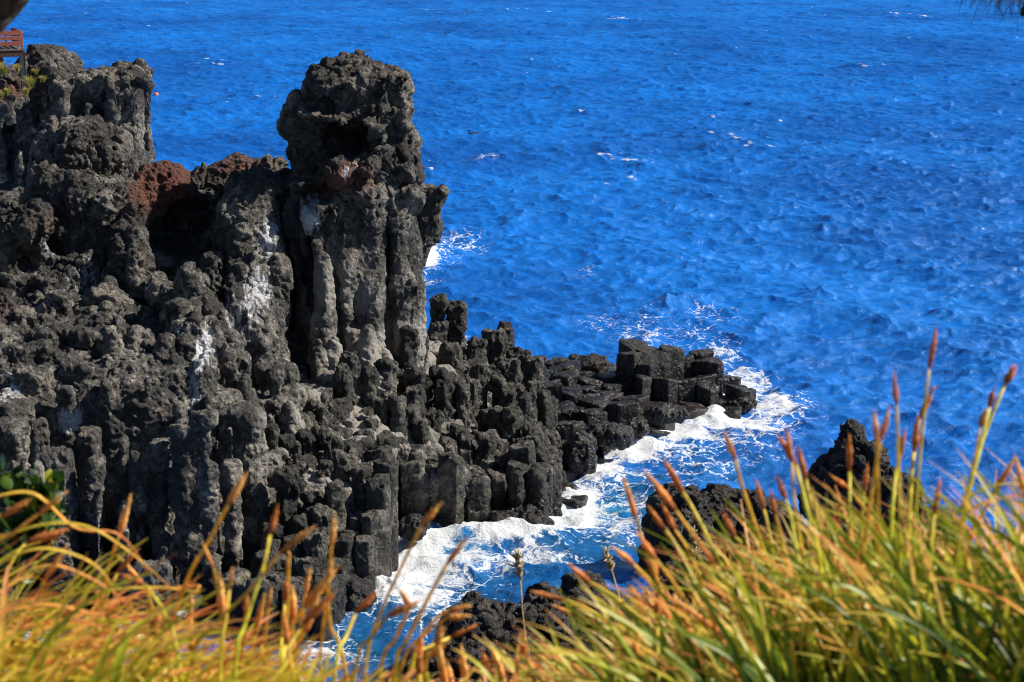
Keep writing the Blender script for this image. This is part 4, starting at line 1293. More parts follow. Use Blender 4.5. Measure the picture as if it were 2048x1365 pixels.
def blades_mesh(name, roots, azim, L, th0, curl, width, hue, sway, hmax=None, nseg=11):
    """arching ribbons with a shallow keel; angles from the vertical, curl adds up along the blade"""
    n = len(L)
    s = np.linspace(0, 1, nseg)
    th = th0[:, None] + curl[:, None] * s[None] ** 1.3
    az = azim[:, None] + sway[:, None] * s[None]
    dxy = np.sin(th); dz = np.cos(th)
    step = L[:, None] / (nseg - 1)
    d = np.stack([dxy * np.cos(az), dxy * np.sin(az), dz], -1) * step[..., None]
    d[..., 1] *= np.where(d[..., 1] < 0, .3, .8)
    p = np.concatenate([np.zeros((n, 1, 3)), np.cumsum(d, 1)[:, :-1]], 1)
    if hmax is not None:
        k = np.minimum(hmax / np.maximum(p[..., 2].max(1), .02), 1.25 * hmax / L)[:, None, None]
        p = p * k; d = d * k
    p = p + roots[:, None, :]
    side = np.stack([-np.sin(az), np.cos(az), np.zeros_like(az)], -1)
    up = np.cross(d / np.linalg.norm(d, axis=-1, keepdims=True), side)
    w_ = width[:, None] * (1 - .15 * (1 - s)[None] - .9 * s[None] ** 3)
    tw = (hue[:, None] - .5) * 2.4 * (s[None] + .3)
    sd = side * np.cos(tw)[..., None] + up * np.sin(tw)[..., None]
    un = np.cross(d, sd); un /= np.linalg.norm(un, axis=-1, keepdims=True) + 1e-9
    a = p + sd * w_[..., None]; b = p - sd * w_[..., None]; m = p - un * (w_ * .45)[..., None]
    V_ = np.stack([a, m, b], 2).reshape(-1, 3)
    base = (np.arange(n)[:, None] * nseg + np.arange(nseg - 1)[None]).ravel() * 3
    f1 = np.stack([base, base + 1, base + 4, base + 3], 1); f2 = np.stack([base + 1, base + 2, base + 5, base + 4], 1)
    t = np.repeat(np.tile(s, n), 3); hu = np.repeat(hue, nseg * 3)
    return np_mesh(name, V_, np.concatenate([f1, f2]), {"t": t, "hue": hu})


def tube(pts, rad, nside=7, t0=0.0, t1=1.0, hue=.5, nseg=14, bump=0.0, seed=0):
    """smooth tapering tube through the points"""
    P = np.array(pts, float)
    u = np.concatenate([[0], np.cumsum(np.linalg.norm(np.diff(P, axis=0), axis=1))]); u /= u[-1]
    q = np.linspace(0, 1, nseg)
    # Catmull-Rom through the points
    C_ = []
    for t in q:
        i = min(max(np.searchsorted(u, t, side='right') - 1, 0), len(P) - 2)
        f = (t - u[i]) / (u[i + 1] - u[i] + 1e-9)
        a = P[max(i - 1, 0)]; b = P[i]; c = P[i + 1]; d = P[min(i + 2, len(P) - 1)]
        C_.append(.5 * ((2 * b) + (-a + c) * f + (2 * a - 5 * b + 4 * c - d) * f * f + (-a + 3 * b - 3 * c + d) * f ** 3))
    C_ = np.array(C_)
    T = np.gradient(C_, axis=0); T /= np.linalg.norm(T, axis=1, keepdims=True)
    r = np.interp(q, np.linspace(0, 1, len(rad)), rad)
    ref = np.array([0, 1.0, .1]); A = np.cross(T, ref); A /= np.linalg.norm(A, axis=1, keepdims=True) + 1e-9
    B = np.cross(T, A)
    ang = np.linspace(0, 2 * np.pi, nside, endpoint=False)
    jit = 1 + bump * np.random.default_rng(seed).uniform(-1, 1, (nseg, nside))
    V_ = C_[:, None] + r[:, None, None] * jit[..., None] * (np.cos(ang)[None, :, None] * A[:, None] + np.sin(ang)[None, :, None] * B[:, None])
    V_ = np.concatenate([V_.reshape(-1, 3), C_[:1], C_[-1:]])
    i = np.arange(nside); j = (i + 1) % nside
    fq = np.concatenate([np.stack([k * nside + i, k * nside + j, (k + 1) * nside + j, (k + 1) * nside + i], 1) for k in range(nseg - 1)])
    n0 = nseg * nside
    ft = np.concatenate([np.stack([j, i, np.full(nside, n0)], 1), np.stack([(nseg - 1) * nside + i, (nseg - 1) * nside + j, np.full(nside, n0 + 1)], 1)])
    t = np.concatenate([np.repeat(np.linspace(t0, t1, nseg), nside), [t0, t1]])
    return V_, fq, ft, t, np.full(len(V_), hue)


def tube_obj(name, parts, mat, parent):
    Vs, Q, T_, t_, h_ = [], [], [], [], []; o = 0
    for V_, fq, ft, t, hu in parts:
        Vs.append(V_); Q.append(fq + o); T_.append(ft + o); t_.append(t); h_.append(hu); o += len(V_)
    return link_mesh(name, np_mesh(name, np.concatenate(Vs), [np.concatenate(Q), np.concatenate(T_)], {"t": np.concatenate(t_), "hue": np.concatenate(h_)}), mat, parent)


HEAD_R = [.3, .7, .9, 1.0, .97, .88, .74, .55, .34, .08]


def stalk(parent, Yd, path, head, r=8.0, stem_r=4.2, k=0):
    """path: photo points from the head's foot down to the root; head: (tip, foot)"""
    mpx = Yd / F / (cp - 0.06 * sp_)
    hue = float(hash2(np.int64(k), np.int64(5)))
    hue = hue * .7 + (.15 if parent in DARK_HEADS else .3)
    dz = lambda i, n: Yd + .22 * (i / max(n - 1, 1)) * (hue - .5) * 2
    full = [head[1]] + path
    n = len(full)
    pts = [at(p[0], p[1], dz(i, n)) for i, p in enumerate(full)]
    gz = pts[-1].copy(); 
    gg_ = float(ground_z(0, pts[-1][1]))
    if gz[2] > gg_ - .02:
        dr = (pts[-1] - pts[-2]); dr /= np.linalg.norm(dr) + 1e-9
        if dr[2] > -.5: dr[2] = -.5
        gz = pts[-1] + dr * ((pts[-1][2] - gg_ + .03) / -dr[2]) * np.array([.35, .35, 1])
        pts.append(gz)
    s = tube_obj("flower_stalk", [tube(pts[::-1], [stem_r * 1.15 * mpx, stem_r * mpx, stem_r * .8 * mpx], t0=0, t1=1, hue=hue, nseg=24)], stem_mat, parent)
    a = at(head[1][0], head[1][1], Yd); b = at(head[0][0], head[0][1], Yd)
    mid = (a + b) / 2 + np.array([0, 0, 1]) * np.linalg.norm(b - a) * .03 * (hue - .5)
    gb = np.random.default_rng(k)
    hp = [tube([a, mid, b], [x * r * mpx * .85 for x in HEAD_R], nside=9, hue=hue, nseg=22, bump=.3, seed=k)]
    for q in range(34):
        u = gb.uniform(.05, .95); p0 = a + (b - a) * u; rr_ = np.interp(u, np.linspace(0, 1, len(HEAD_R)), HEAD_R) * r * mpx
        dv = gb.normal(0, 1, 3); dv /= np.linalg.norm(dv); p0 = p0 + dv * rr_ * .7
        p1 = p0 + dv * rr_ * .55 + (b - a) / np.linalg.norm(b - a) * r * mpx * 1.5
        hp.append(tube([p0, (p0 + p1) / 2, p1], [.9 * mpx, .8 * mpx, .25 * mpx], nside=3, nseg=3, t0=.3, t1=1.0, hue=hue))
    h = tube_obj("seed_head", hp, head_mat, s)
    h.matrix_parent_inverse = s.matrix_world.inverted() if False else Matrix.Identity(4)
    return s


def clump(label, px0, px1, Y0, Y1, n, top, mat, az0, az_sd, Lr, seed, th=(.15, .5), curl=(.5, 1.6), wr=(.0034, .0070), huer=(.1, .9), zr=23.38):
    """top(px) gives the photo height the blades reach"""
    g = np.random.default_rng(seed)
    root = empty("sedge_clump", (float(at((px0 + px1) / 2, 1365, (Y0 + Y1) / 2)[0]), (Y0 + Y1) / 2, zr), label, "grass clump", "sedge clumps on the cliff edge")
    px = g.uniform(px0, px1, n); Yd = g.uniform(Y0, Y1, n)
    R_ = np.array([at(px[i], 1365, Yd[i]) for i in range(n)])
    R_[:, 2] = R_[:, 2] - g.uniform(.06, .2, n)
    topz = np.array([at(px[i], top(px[i]), Yd[i])[2] for i in range(n)])
    hh = np.maximum(topz - R_[:, 2], .12)
    L = hh * 1.2
    hm = hh * (1 - Lr * g.random(n) ** 1.4)
    az = az0 + g.normal(0, az_sd, n)
    me = blades_mesh("blades", R_, az, L, g.uniform(th[0], th[1], n), g.uniform(curl[0], curl[1], n), g.uniform(wr[0], wr[1], n), g.uniform(huer[0], huer[1], n), g.normal(0, .35, n), hm)
    o = link_mesh("blades", me, mat, root); o["kind"] = "stuff"
    return root

LEFT_, RIGHT_ = math.pi, 0.0
cA = clump("dense golden orange sedge clump arching across the bottom left corner", -1300, 470, 2.25, 3.0, 1500, lambda p: np.interp(p, [-300, 0, 150, 300, 470], [1060, 1090, 1150, 1200, 1270]), blade_gold, .15, .8, .5, 1, th=(.1, .7), curl=(.9, 2.2), huer=(.0, .75))
cA2 = clump("straw coloured sedge clump right of the corner clump, under the column wall", 380, 760, 2.3, 3.0, 260, lambda p: np.interp(p, [380, 560, 760], [1265, 1300, 1345]), blade_gold, .4, 1.0, .5, 2, th=(.05, .6), curl=(.6, 1.9), huer=(.0, .65))
cB = clump("sparse short sedge clump at bottom centre with drooping brown heads", 760, 1150, 2.3, 3.0, 120, lambda p: np.interp(p, [760, 900, 1000, 1150], [1340, 1350, 1350, 1320]), blade_green, .9, 1.1, .5, 3, th=(.1, .8), curl=(.8, 2.0), huer=(.3, 1.0))
cC = clump("green and brown sedge clump leaning left before the lava ledge", 1150, 1620, 2.2, 3.1, 330, lambda p: np.interp(p, [1150, 1300, 1450, 1620], [1290, 1215, 1160, 1110]), blade_green, 2.75, .6, .5, 4, th=(.15, .75), curl=(.2, 1.5), huer=(.05, .9))
cD = clump("tall green sedge clump with upright stalks in front of the spire rock", 1560, 1860, 2.3, 3.1, 330, lambda p: np.interp(p, [1560, 1700, 1860], [1080, 1040, 1040]), blade_green, 2.3, 1.0, .5, 5, th=(.02, .4), curl=(.2, 1.5), huer=(.0, .75))
cE = clump("thick green sedge clump with tan tips filling the bottom right corner", 1800, 3500, 2.2, 3.1, 1800, lambda p: np.interp(p, [1800, 1950, 2350], [1040, 985, 960]), blade_green, 2.4, 1.2, .5, 6, th=(.02, .5), curl=(.5, 1.9), huer=(.0, .78))

DARK_HEADS = (cC, cD, cE)
g_ = np.random.default_rng(77)
ST = [
    (cA, [((262, 990), (238, 1072)), (205, 1180), (178, 1340)], 10), (cA, [((132, 985), (78, 1028)), (30, 1065), (-60, 1150)], 9), (cA, [((60, 1000), (0, 1035)), (-60, 1090)], 9), (cA, [((128, 1062), (55, 1085)), (20, 1130), (0, 1250)], 13),
    (cA, [((135, 1090), (90, 1160)), (60, 1230), (20, 1330)], 9), (cA, [((275, 1100), (235, 1145)), (200, 1230), (190, 1340)], 8), (cA, [((245, 1150), (290, 1170)), (330, 1230), (360, 1340)], 8),
    (cA, [((232, 1108), (290, 1172)), (310, 1240), (330, 1340)], 6), (cA, [((330, 1180), (400, 1172)), (300, 1280), (260, 1340)], 7), (cA, [((385, 1185), (378, 1265)), (380, 1340)], 9),
    (cA, [((165, 1200), (120, 1240)), (100, 1300)], 9), (cA, [((60, 1235), (20, 1290)), (0, 1340)], 10),
    (cA2, [((490, 952), (457, 1008)), (420, 1080), (375, 1160), (330, 1330)], 11), (cA2, [((555, 1015), (540, 1070)), (528, 1130), (490, 1250), (470, 1340)], 9), (cA2, [((628, 1055), (560, 1105)), (500, 1180), (420, 1260), (380, 1340)], 9),
    (cA2, [((669, 1030), (663, 1092)), (655, 1190), (640, 1340)], 9), (cA2, [((620, 1138), (611, 1187)), (602, 1260), (590, 1340)], 8), (cA2, [((574, 1160), (570, 1200)), (566, 1260), (560, 1340)], 8), (cA2, [((543, 1178), (536, 1215)), (530, 1280), (525, 1345)], 6),
    (cA2, [((672, 1140), (608, 1215)), (560, 1290), (520, 1345)], 15), (cA2, [((668, 1188), (606, 1248)), (575, 1300), (560, 1345)], 12), (cA2, [((405, 1085), (428, 1140)), (440, 1200), (450, 1340)], 5), (cA2, [((665, 1120), (656, 1160)), (660, 1250), (690, 1340)], 8),
    (cA2, [((495, 1190), (492, 1230)), (488, 1290), (480, 1345)], 8), (cA2, [((465, 1135), (458, 1180)), (452, 1240), (440, 1340)], 6), (cA2, [((580, 1115), (577, 1105)), (575, 1200), (570, 1340)], 4), (cA2, [((752, 1185), (712, 1225)), (690, 1280), (670, 1345)], 8),
    (cB, [((880, 1008), (843, 1052)), (800, 1140), (760, 1230), (730, 1345)], 10), (cB, [((932, 1078), (893, 1130)), (860, 1190), (810, 1290), (790, 1345)], 9), (cB, [((838, 1205), (775, 1232)), (740, 1280), (710, 1340)], 12), (cB, [((940, 1212), (898, 1222)), (860, 1250), (820, 1340)], 8),
    (cB, [((935, 1232), (895, 1236)), (850, 1270), (800, 1345)], 9), (cB, [((885, 1258), (872, 1290)), (860, 1310), (850, 1345)], 12), (cB, [((890, 1290), (862, 1312)), (850, 1345)], 11), (cB, [((950, 1252), (900, 1276)), (850, 1300), (820, 1345)], 7),
    (cB, [((800, 1180), (820, 1215)), (790, 1280), (760, 1345)], 9), (cB, [((1060, 1182), (1130, 1200)), (1220, 1245), (1330, 1340)], 7), (cB, [((1105, 1210), (1185, 1250)), (1250, 1290), (1340, 1350)], 8),
    (cC, [((1247, 955), (1273, 1040)), (1300, 1120), (1360, 1280), (1380, 1350)], 9), (cC, [((1288, 940), (1352, 1022)), (1410, 1105), (1480, 1220), (1540, 1350)], 10), (cC, [((1328, 920), (1366, 985)), (1395, 1035), (1450, 1150), (1520, 1350)], 10),
    (cC, [((1448, 862), (1471, 920)), (1485, 975), (1530, 1110), (1600, 1350)], 8), (cC, [((1226, 1095), (1268, 1130)), (1330, 1200), (1420, 1340)], 9), (cC, [((1138, 1130), (1180, 1165)), (1260, 1220), (1360, 1340)], 9), (cC, [((1296, 1012), (1330, 1062)), (1370, 1120), (1440, 1300)], 8),
    (cC, [((1325, 1010), (1350, 1060)), (1390, 1130), (1450, 1320)], 8), (cC, [((1250, 1180), (1350, 1240)), (1430, 1300), (1500, 1350)], 8), (cC, [((1345, 1195), (1470, 1290)), (1520, 1330), (1560, 1355)], 9), (cC, [((1448, 1030), (1470, 1075)), (1500, 1120), (1560, 1340)], 9),
    (cC, [((1380, 1060), (1430, 1130)), (1480, 1220), (1540, 1345)], 7), (cC, [((1270, 1060), (1312, 1120)), (1370, 1200), (1450, 1345)], 9),
    (cD, [((1555, 868), (1592, 932)), (1612, 1010), (1640, 1130), (1680, 1345)], 9), (cD, [((1574, 858), (1584, 925)), (1590, 1010), (1610, 1140), (1640, 1345)], 8), (cD, [((1596, 895), (1612, 960)), (1630, 1060), (1660, 1340)], 10), (cD, [((1555, 955), (1572, 1000)), (1590, 1080), (1620, 1340)], 9),
    (cD, [((1512, 960), (1528, 1020)), (1545, 1100), (1580, 1340)], 7), (cD, [((1540, 980), (1552, 1030)), (1570, 1120), (1600, 1340)], 7), (cD, [((1699, 868), (1699, 945)), (1700, 1060), (1710, 1340)], 8), (cD, [((1748, 820), (1754, 885)), (1756, 980), (1760, 1340)], 8),
    (cD, [((1778, 820), (1760, 882)), (1745, 980), (1720, 1150), (1700, 1340)], 9), (cD, [((1788, 745), (1793, 812)), (1797, 920), (1800, 1100), (1800, 1340)], 8), (cD, [((1873, 655), (1858, 740)), (1848, 830), (1830, 1050), (1820, 1340)], 8), (cD, [((1868, 775), (1838, 840)), (1826, 920), (1815, 1100), (1800, 1340)], 9),
    (cD, [((1835, 840), (1828, 905)), (1820, 990), (1800, 1340)], 11), (cD, [((1735, 930), (1728, 985)), (1722, 1080), (1720, 1340)], 8), (cD, [((1625, 985), (1645, 1060)), (1660, 1150), (1690, 1340)], 9), (cD, [((1810, 860), (1795, 930)), (1785, 1020), (1770, 1340)], 9),
    (cD, [((1660, 950), (1700, 980)), (1760, 1060), (1850, 1200), (1880, 1330)], 6), (cD, [((1680, 1000), (1672, 1060)), (1668, 1150), (1660, 1340)], 8),
    (cE, [((2028, 738), (2010, 768)), (1962, 890), (1925, 1040), (1890, 1330)], 12), (cE, [((1987, 780), (1978, 815)), (1962, 890), (1930, 1030), (1900, 1330)], 9), (cE, [((1970, 825), (1960, 855)), (1952, 910), (1920, 1060), (1895, 1330)], 9), (cE, [((2030, 915), (1986, 990)), (1950, 1060), (1900, 1200), (1880, 1340)], 9),
    (cE, [((2030, 910), (2052, 1000)), (2060, 1100), (2080, 1340)], 9), (cE, [((2022, 1065), (2016, 1140)), (2010, 1240), (2000, 1340)], 9), (cE, [((1880, 960), (1868, 1030)), (1860, 1120), (1850, 1340)], 9), (cE, [((1950, 1040), (1935, 1110)), (1925, 1200), (1910, 1340)], 8),
]
for k, (cl, pts, r) in enumerate(ST):
    stalk(cl, float(g_.uniform(2.35, 2.9)), [q for q in pts[1:]], pts[0], r=r * .78, stem_r=3.4 + 1.6 * g_.random(), k=k + 1)
for k in range(46):   # shorter stalks among the blades
    z_ = g_.random()
    if z_ < .35: px, cl, az = g_.uniform(-60, 700), (cA if g_.random() < .6 else cA2), g_.uniform(-40, 90); ty = g_.uniform(1130, 1320)
    elif z_ < .5: px, cl, az = g_.uniform(760, 1150), cB, g_.uniform(-90, 60); ty = g_.uniform(1260, 1340)
    else: px, cl, az = g_.uniform(1250, 2040), (cC if g_.random() < .35 else (cD if g_.random() < .5 else cE)), g_.uniform(-110, 20); ty = g_.uniform(1010, 1300)
    if cl is cC: px = g_.uniform(1200, 1560)
    if cl is cD: px = g_.uniform(1560, 1830)
    if cl is cE: px = g_.uniform(1830, 2040)
    hl = g_.uniform(50, 85); ux = az / 160
    foot = (px - ux * hl * .8, ty + hl)
    stalk(cl, float(g_.uniform(2.4, 3.0)), [(foot[0] - ux * 120, foot[1] + 110), (foot[0] - ux * 170, 1365)], ((px, ty), foot), r=float(g_.uniform(7, 11)), k=k + 200)


def bend_blades(cl, L, mat, seed):
    """single long blades one can follow in the photo: (width px, [photo points root..tip])"""
    Vs, Q, t_, h_ = [], [], [], []; o = 0
    g = np.random.default_rng(seed)
    for wpx, pts in L:
        Yd = g.uniform(2.4, 2.7); hue = g.uniform(.3, .8)
        if len(L) and wpx < 0: wpx = -wpx; hue = .1
        V_, fq, ft, t, hu = tube([at(p[0], p[1], Yd + .02 * i) for i, p in enumerate(pts)], [wpx * Yd / F, wpx * Yd / F, wpx * .8 * Yd / F, wpx * .25 * Yd / F], nside=4, t0=.25, t1=.85, hue=hue, nseg=26)
        c_ = V_[:26 * 4].reshape(26, 4, 3); m_ = c_.mean(1, keepdims=True); c_[:, [0, 2]] = m_ + (c_[:, [0, 2]] - m_) * .25
        V_[:26 * 4] = c_.reshape(-1, 3)
        me = np_mesh("arching_blade", V_, [fq, ft], {"t": t, "hue": hu})
        link_mesh("arching_blade", me, mat, cl)

bend_blades(cA, [(8, [(-60, 1010), (60, 985), (150, 1055), (240, 1070), (300, 1150)]), (7, [(-80, 1120), (60, 1055), (170, 1052), (260, 1105), (335, 1170)]), (7, [(-60, 1160), (60, 1100), (150, 1110), (210, 1150), (240, 1220)]), (8, [(60, 1345), (180, 1200), (300, 1175), (400, 1185)]),
                 (9, [(-80, 1250), (80, 1210), (200, 1230), (330, 1240), (420, 1215)]), (8, [(-60, 1330), (120, 1280), (300, 1285), (420, 1260)]), (7, [(0, 1180), (100, 1130), (220, 1180), (300, 1260)])], blade_gold, 5)
bend_blades(cC, [(10, [(2000, 1365), (1860, 1190), (1750, 1120), (1620, 1110), (1490, 1130)]), (10, [(1900, 1400), (1760, 1250), (1680, 1190), (1540, 1185)]), (9, [(1700, 1380), (1600, 1250), (1480, 1170), (1440, 1080)]), (8, [(1560, 1380), (1480, 1240), (1380, 1180), (1230, 1180)])], blade_green, 6)
bend_blades(cE, [(10, [(1880, 1365), (1820, 1190), (1720, 1040), (1620, 950)]), (10, [(1850, 1250), (1900, 1060), (1960, 980), (2060, 965)]), (10, [(1800, 1150), (1870, 1090), (1960, 1010), (2080, 985)]), (9, [(1900, 1300), (1960, 1120), (2080, 1050)])], blade_green, 7)

# ------------------------------------------------------------------ dry plumed stalks on the lower ledge
for lab, tip, foot, path in [
    ("tall pale dry grass stalk with fluffy head before the cove", (1035, 1108), (1041, 1158), [(1047, 1250), (1062, 1380)]),
    ("pale dry grass stalk bent at its head, right of the lava ledge", (1212, 1104), (1224, 1142), [(1245, 1220), (1285, 1390)]),
    ("short dry plume before the shadowed rounded rock", (1386, 1062), (1390, 1110), [(1393, 1200), (1398, 1380)]),
    ("dry plume at the left foot of the leaning green sedge", (1296, 1186), (1298, 1216), [(1300, 1270), (1304, 1390)])]:
    Yd = 7.2
    root = empty("dry_grass_stalk", tuple(float(v) for v in at(path[-1][0], path[-1][1], Yd)), lab, "dry grass stalk", "dry plumed grass stalks")
    mpx = Yd / F
    pts = [at(p[0], p[1], Yd) for p in [foot] + path]
    e = pts[-1].copy(); e[2] = float(ground_z(0, Yd)) ; pts.append(e)
    root.location = e
    tube_obj("stem", [tube(pts[::-1], [2.6 * mpx, 2.2 * mpx, 1.6 * mpx], hue=.6)], plume_mat, root)
    a, b = at(*foot, Yd), at(*tip, Yd)
    gg = np.random.default_rng(int(tip[0]))
    L_ = [tube([a, (a + b) / 2, b], [x * 5.5 * mpx for x in HEAD_R], bump=.45, seed=3, hue=.5)]
    for k in range(70):
        p = a + (b - a) * gg.random(); q = p + (b - a) * .18 + gg.normal(0, 6.5 * mpx, 3)
        L_.append(tube([p, (p + q) / 2, q], [2.2 * mpx, 2.4 * mpx, .6 * mpx], nside=4, nseg=4, hue=gg.random()))
    tube_obj("plume", L_, plume_mat, root)

# ------------------------------------------------------------------ leafy shrub at the left edge
def leaf_cloud(name, centres, n, size, mat, parent, seed, el=1.6):
    g = np.random.default_rng(seed)
    V_, F4, t, hu = [], [], [], []
    prof = [(0, .12), (.25, .8), (.55, 1.0), (.82, .7), (1.0, .08)]
    for k in range(n):
        c, r = centres[g.integers(len(centres))]
        p = np.array(c) + g.normal(0, 1, 3) * np.array(r) * .5
        d = g.normal(0, 1, 3) + np.array([0, -.2, .9]); d /= np.linalg.norm(d)
        s = np.cross(d, g.normal(0, 1, 3)); s /= np.linalg.norm(s); nn = np.cross(d, s)
        L = size * g.uniform(.7, 1.2); w_ = L / el / 2
        o = len(V_)
        for u, ww in prof:
            m = p + d * (u - .5) * L + nn * (.12 * L * (u - .5) ** 2)
            V_ += [m - s * ww * w_ + nn * .1 * ww * w_, m - nn * .05 * L * ww, m + s * ww * w_ + nn * .1 * ww * w_]
        for i in range(4):
            b = o + 3 * i
            F4 += [(b, b + 1, b + 4, b + 3), (b + 1, b + 2, b + 5, b + 4)]
        t += [.4] * 15; hu += [g.random()] * 15
    return link_mesh(name, np_mesh(name, np.array(V_), np.array(F4), {"t": np.array(t), "hue": np.array(hu)}), mat, parent)

shrub_mat = leaf_material("shrub_leaf", [(0.0, (.012, .035, .008)), (.6, (.03, .075, .012)), (.85, (.09, .16, .015)), (.95, (.40, .38, .03)), (1.0, (.5, .42, .03))], .3, .4, .2)
Ys = 4.0
sb = empty("shrub", tuple(float(v) for v in (at(20, 1300, Ys)[0], Ys, 23.1)), "dark green round leaved shrub with a few yellow leaves at the left edge", "shrub")
leaf_cloud("foliage", [(at(20, 980, Ys), (.06, .06, .05)), (at(85, 985, Ys), (.035, .05, .03)), (at(40, 1050, Ys), (.08, .07, .06)), (at(-40, 1020, Ys), (.08, .08, .08)), (at(90, 1050, Ys), (.03, .05, .04)), (at(10, 1130, Ys), (.1, .08, .06))], 330, .042, shrub_mat, sb, 4, 1.5)
wood = simple("twig_bark", (.06, .045, .032), .9, .3, 40, .003)
tube_obj("stem", [tube([(sb.location.x, Ys, 23.1), at(30, 1150, Ys), at(20, 990, Ys)], [.008, .006, .003]), tube([at(30, 1150, Ys), at(70, 1060, Ys), at(88, 980, Ys)], [.005, .004, .002]), tube([at(25, 1150, Ys), at(-20, 1080, Ys), at(-50, 1010, Ys)], [.005, .004, .002])], wood, sb)

# ------------------------------------------------------------------ pines that frame the view
bark = NT("pine_bark"); P_ = bark.pos()
vb = bark.n('ShaderNodeTexVoronoi', {'Vector': bark.n('ShaderNodeMapping', {'Vector': P_, 'Scale': (1, 1, .5)}).outputs[0], 'Scale': 26.0}, feature='DISTANCE_TO_EDGE')
nb = bark.noise(P_, 30, 5, .7)
bark_mat = bark.done(bark.n('ShaderNodeBsdfPrincipled', {'Base Color': bark.mul(bark.mix(nb, (.025, .018, .014), (.10, .07, .05)), bark.rng(vb.outputs['Distance'], 0, .15, .4, 1.1)), 'Roughness': .95,
                    'Normal': bark.n('ShaderNodeBump', {'Strength': 1., 'Distance': .02, 'Height': vb.outputs['Distance']})}))
needle_mat = leaf_material("pine_needle", [(0.0, (.012, .022, .008)), (.6, (.02, .04, .012)), (1.0, (.05, .06, .02))], .15, .5, .2)


def needles(name, tips, n, ln, parent, seed, down=.6):
    g = np.random.default_rng(seed)
    L_ = []
    for k in range(n):
        c, d0 = tips[g.integers(len(tips))]
        p = np.array(c) + g.normal(0, .02, 3)
        d = np.array(d0) + g.normal(0, .45, 3) + np.array([0, 0, -down]); d /= np.linalg.norm(d)
        q = p + d * ln * g.uniform(.7, 1.15); m = (p + q) / 2 + np.array([0, 0, .008])
        L_.append(tube([p, m, q], [.0009, .0010, .0004], nside=3, nseg=4, hue=g.random()))
    return tube_obj(name, L_, needle_mat, parent)

Yt = 4.2
t1 = empty("pine_tree", (float(at(-760, 1365, Yt)[0]), Yt, 23.1), "dark pine trunk leaning in at the upper left corner", "tree")
tp = [np.array([at(-760, 900, Yt)[0], Yt, 23.05]), at(-420, 470, Yt), at(-28, -28, Yt), at(260, -380, Yt - .2), at(460, -800, Yt - .3)]
tv = tube(tp, [.15, .12, .092, .085, .05], nside=28, nseg=70, bump=.05, seed=2)
tube_obj("trunk", [tv], bark_mat, t1)
br = [([at(120, -230, Yt), at(300, -330, Yt - .2), at(520, -360, Yt - .5)], [.03, .02, .01]), ([at(260, -380, Yt), at(180, -600, Yt), at(60, -760, Yt - .3)], [.035, .025, .01]), ([at(330, -500, Yt), at(520, -640, Yt + .3), at(760, -700, Yt + .5)], [.03, .02, .008])]
tube_obj("limb", [tube(p, r, nside=10, nseg=16, bump=.05) for p, r in br], bark_mat, t1)
needles("crown", [(q, (0, 0, .3)) for p, r in br for q in (p[1] * .5 + p[2] * .5, p[2], p[2] * .75 + p[1] * .25)] + [(tp[-1], (0, 0, 1))], 900, .11, t1, 8, 0.0)

Yb = 5.0
t2 = empty("pine_tree", (2.9, Yb + .4, 20.9), "pine with needles hanging from a dark branch at the upper right corner", "tree")
tube_obj("trunk", [tube([(2.9, Yb + .4, 20.8), (2.86, Yb + .4, 23), (2.75, Yb + .3, 25.2), (2.7, Yb + .3, 27.0)], [.14, .12, .1, .05], nside=20, nseg=40, bump=.05)], bark_mat, t2)
b1 = [np.array([2.76, Yb + .3, 25.0]), at(2260, -10, Yb + .1), at(2070, 8, Yb), at(2036, -30, Yb), at(1985, -62, Yb)]
b2 = [at(2070, 8, Yb), at(2052, 22, Yb), at(2046, 34, Yb)]
tube_obj("limb", [tube(b1, [.05, .03, .022, .013, .005], nside=10, nseg=30, bump=.06), tube(b2, [.022, .018, .006], nside=10, nseg=10, bump=.1)], bark_mat, t2)
needles("needles", [(at(px, py, Yb), (-.15 + .3 * (i % 2), 0, -.6)) for i, (px, py) in enumerate([(1950, -45), (1965, -38), (1975, -35), (1985, -34), (1992, -30), (2000, -35), (2008, -30), (2022, -34), (2030, -20), (2040, -12), (1990, -30), (1998, -26)])], 90, .085, t2, 9, .55)

# ================================================================== VIEWING DECK ON THE HEADLAND
red_wood = simple("red_stained_timber", (.30, .085, .05), .6, .3, 12, .004)
grey_wood = simple("weathered_deck_boards", (.13, .10, .085), .8, .3, 6, .004)
steel = simple("grey_green_steel", (.20, .21, .17), .5, .2, 5)
rust = simple("rusty_flange", (.075, .03, .022), .7, .35, 6)


def boxes(name, L, mat, parent, bev=.012):
    import bmesh
    bm = bmesh.new()
    for c, hs in L:
        r = bmesh.ops.create_cube(bm, size=1)
        for v in r['verts']: v.co = Vector((c[0] + v.co.x * 2 * hs[0], c[1] + v.co.y * 2 * hs[1], c[2] + v.co.z * 2 * hs[2]))
    bmesh.ops.bevel(bm, geom=bm.edges[:], offset=bev, segments=1, affect='EDGES')
    me = bpy.data.meshes.new(name); bm.to_mesh(me); bm.free()
    return link_mesh(name, me, mat, parent, smooth=False)

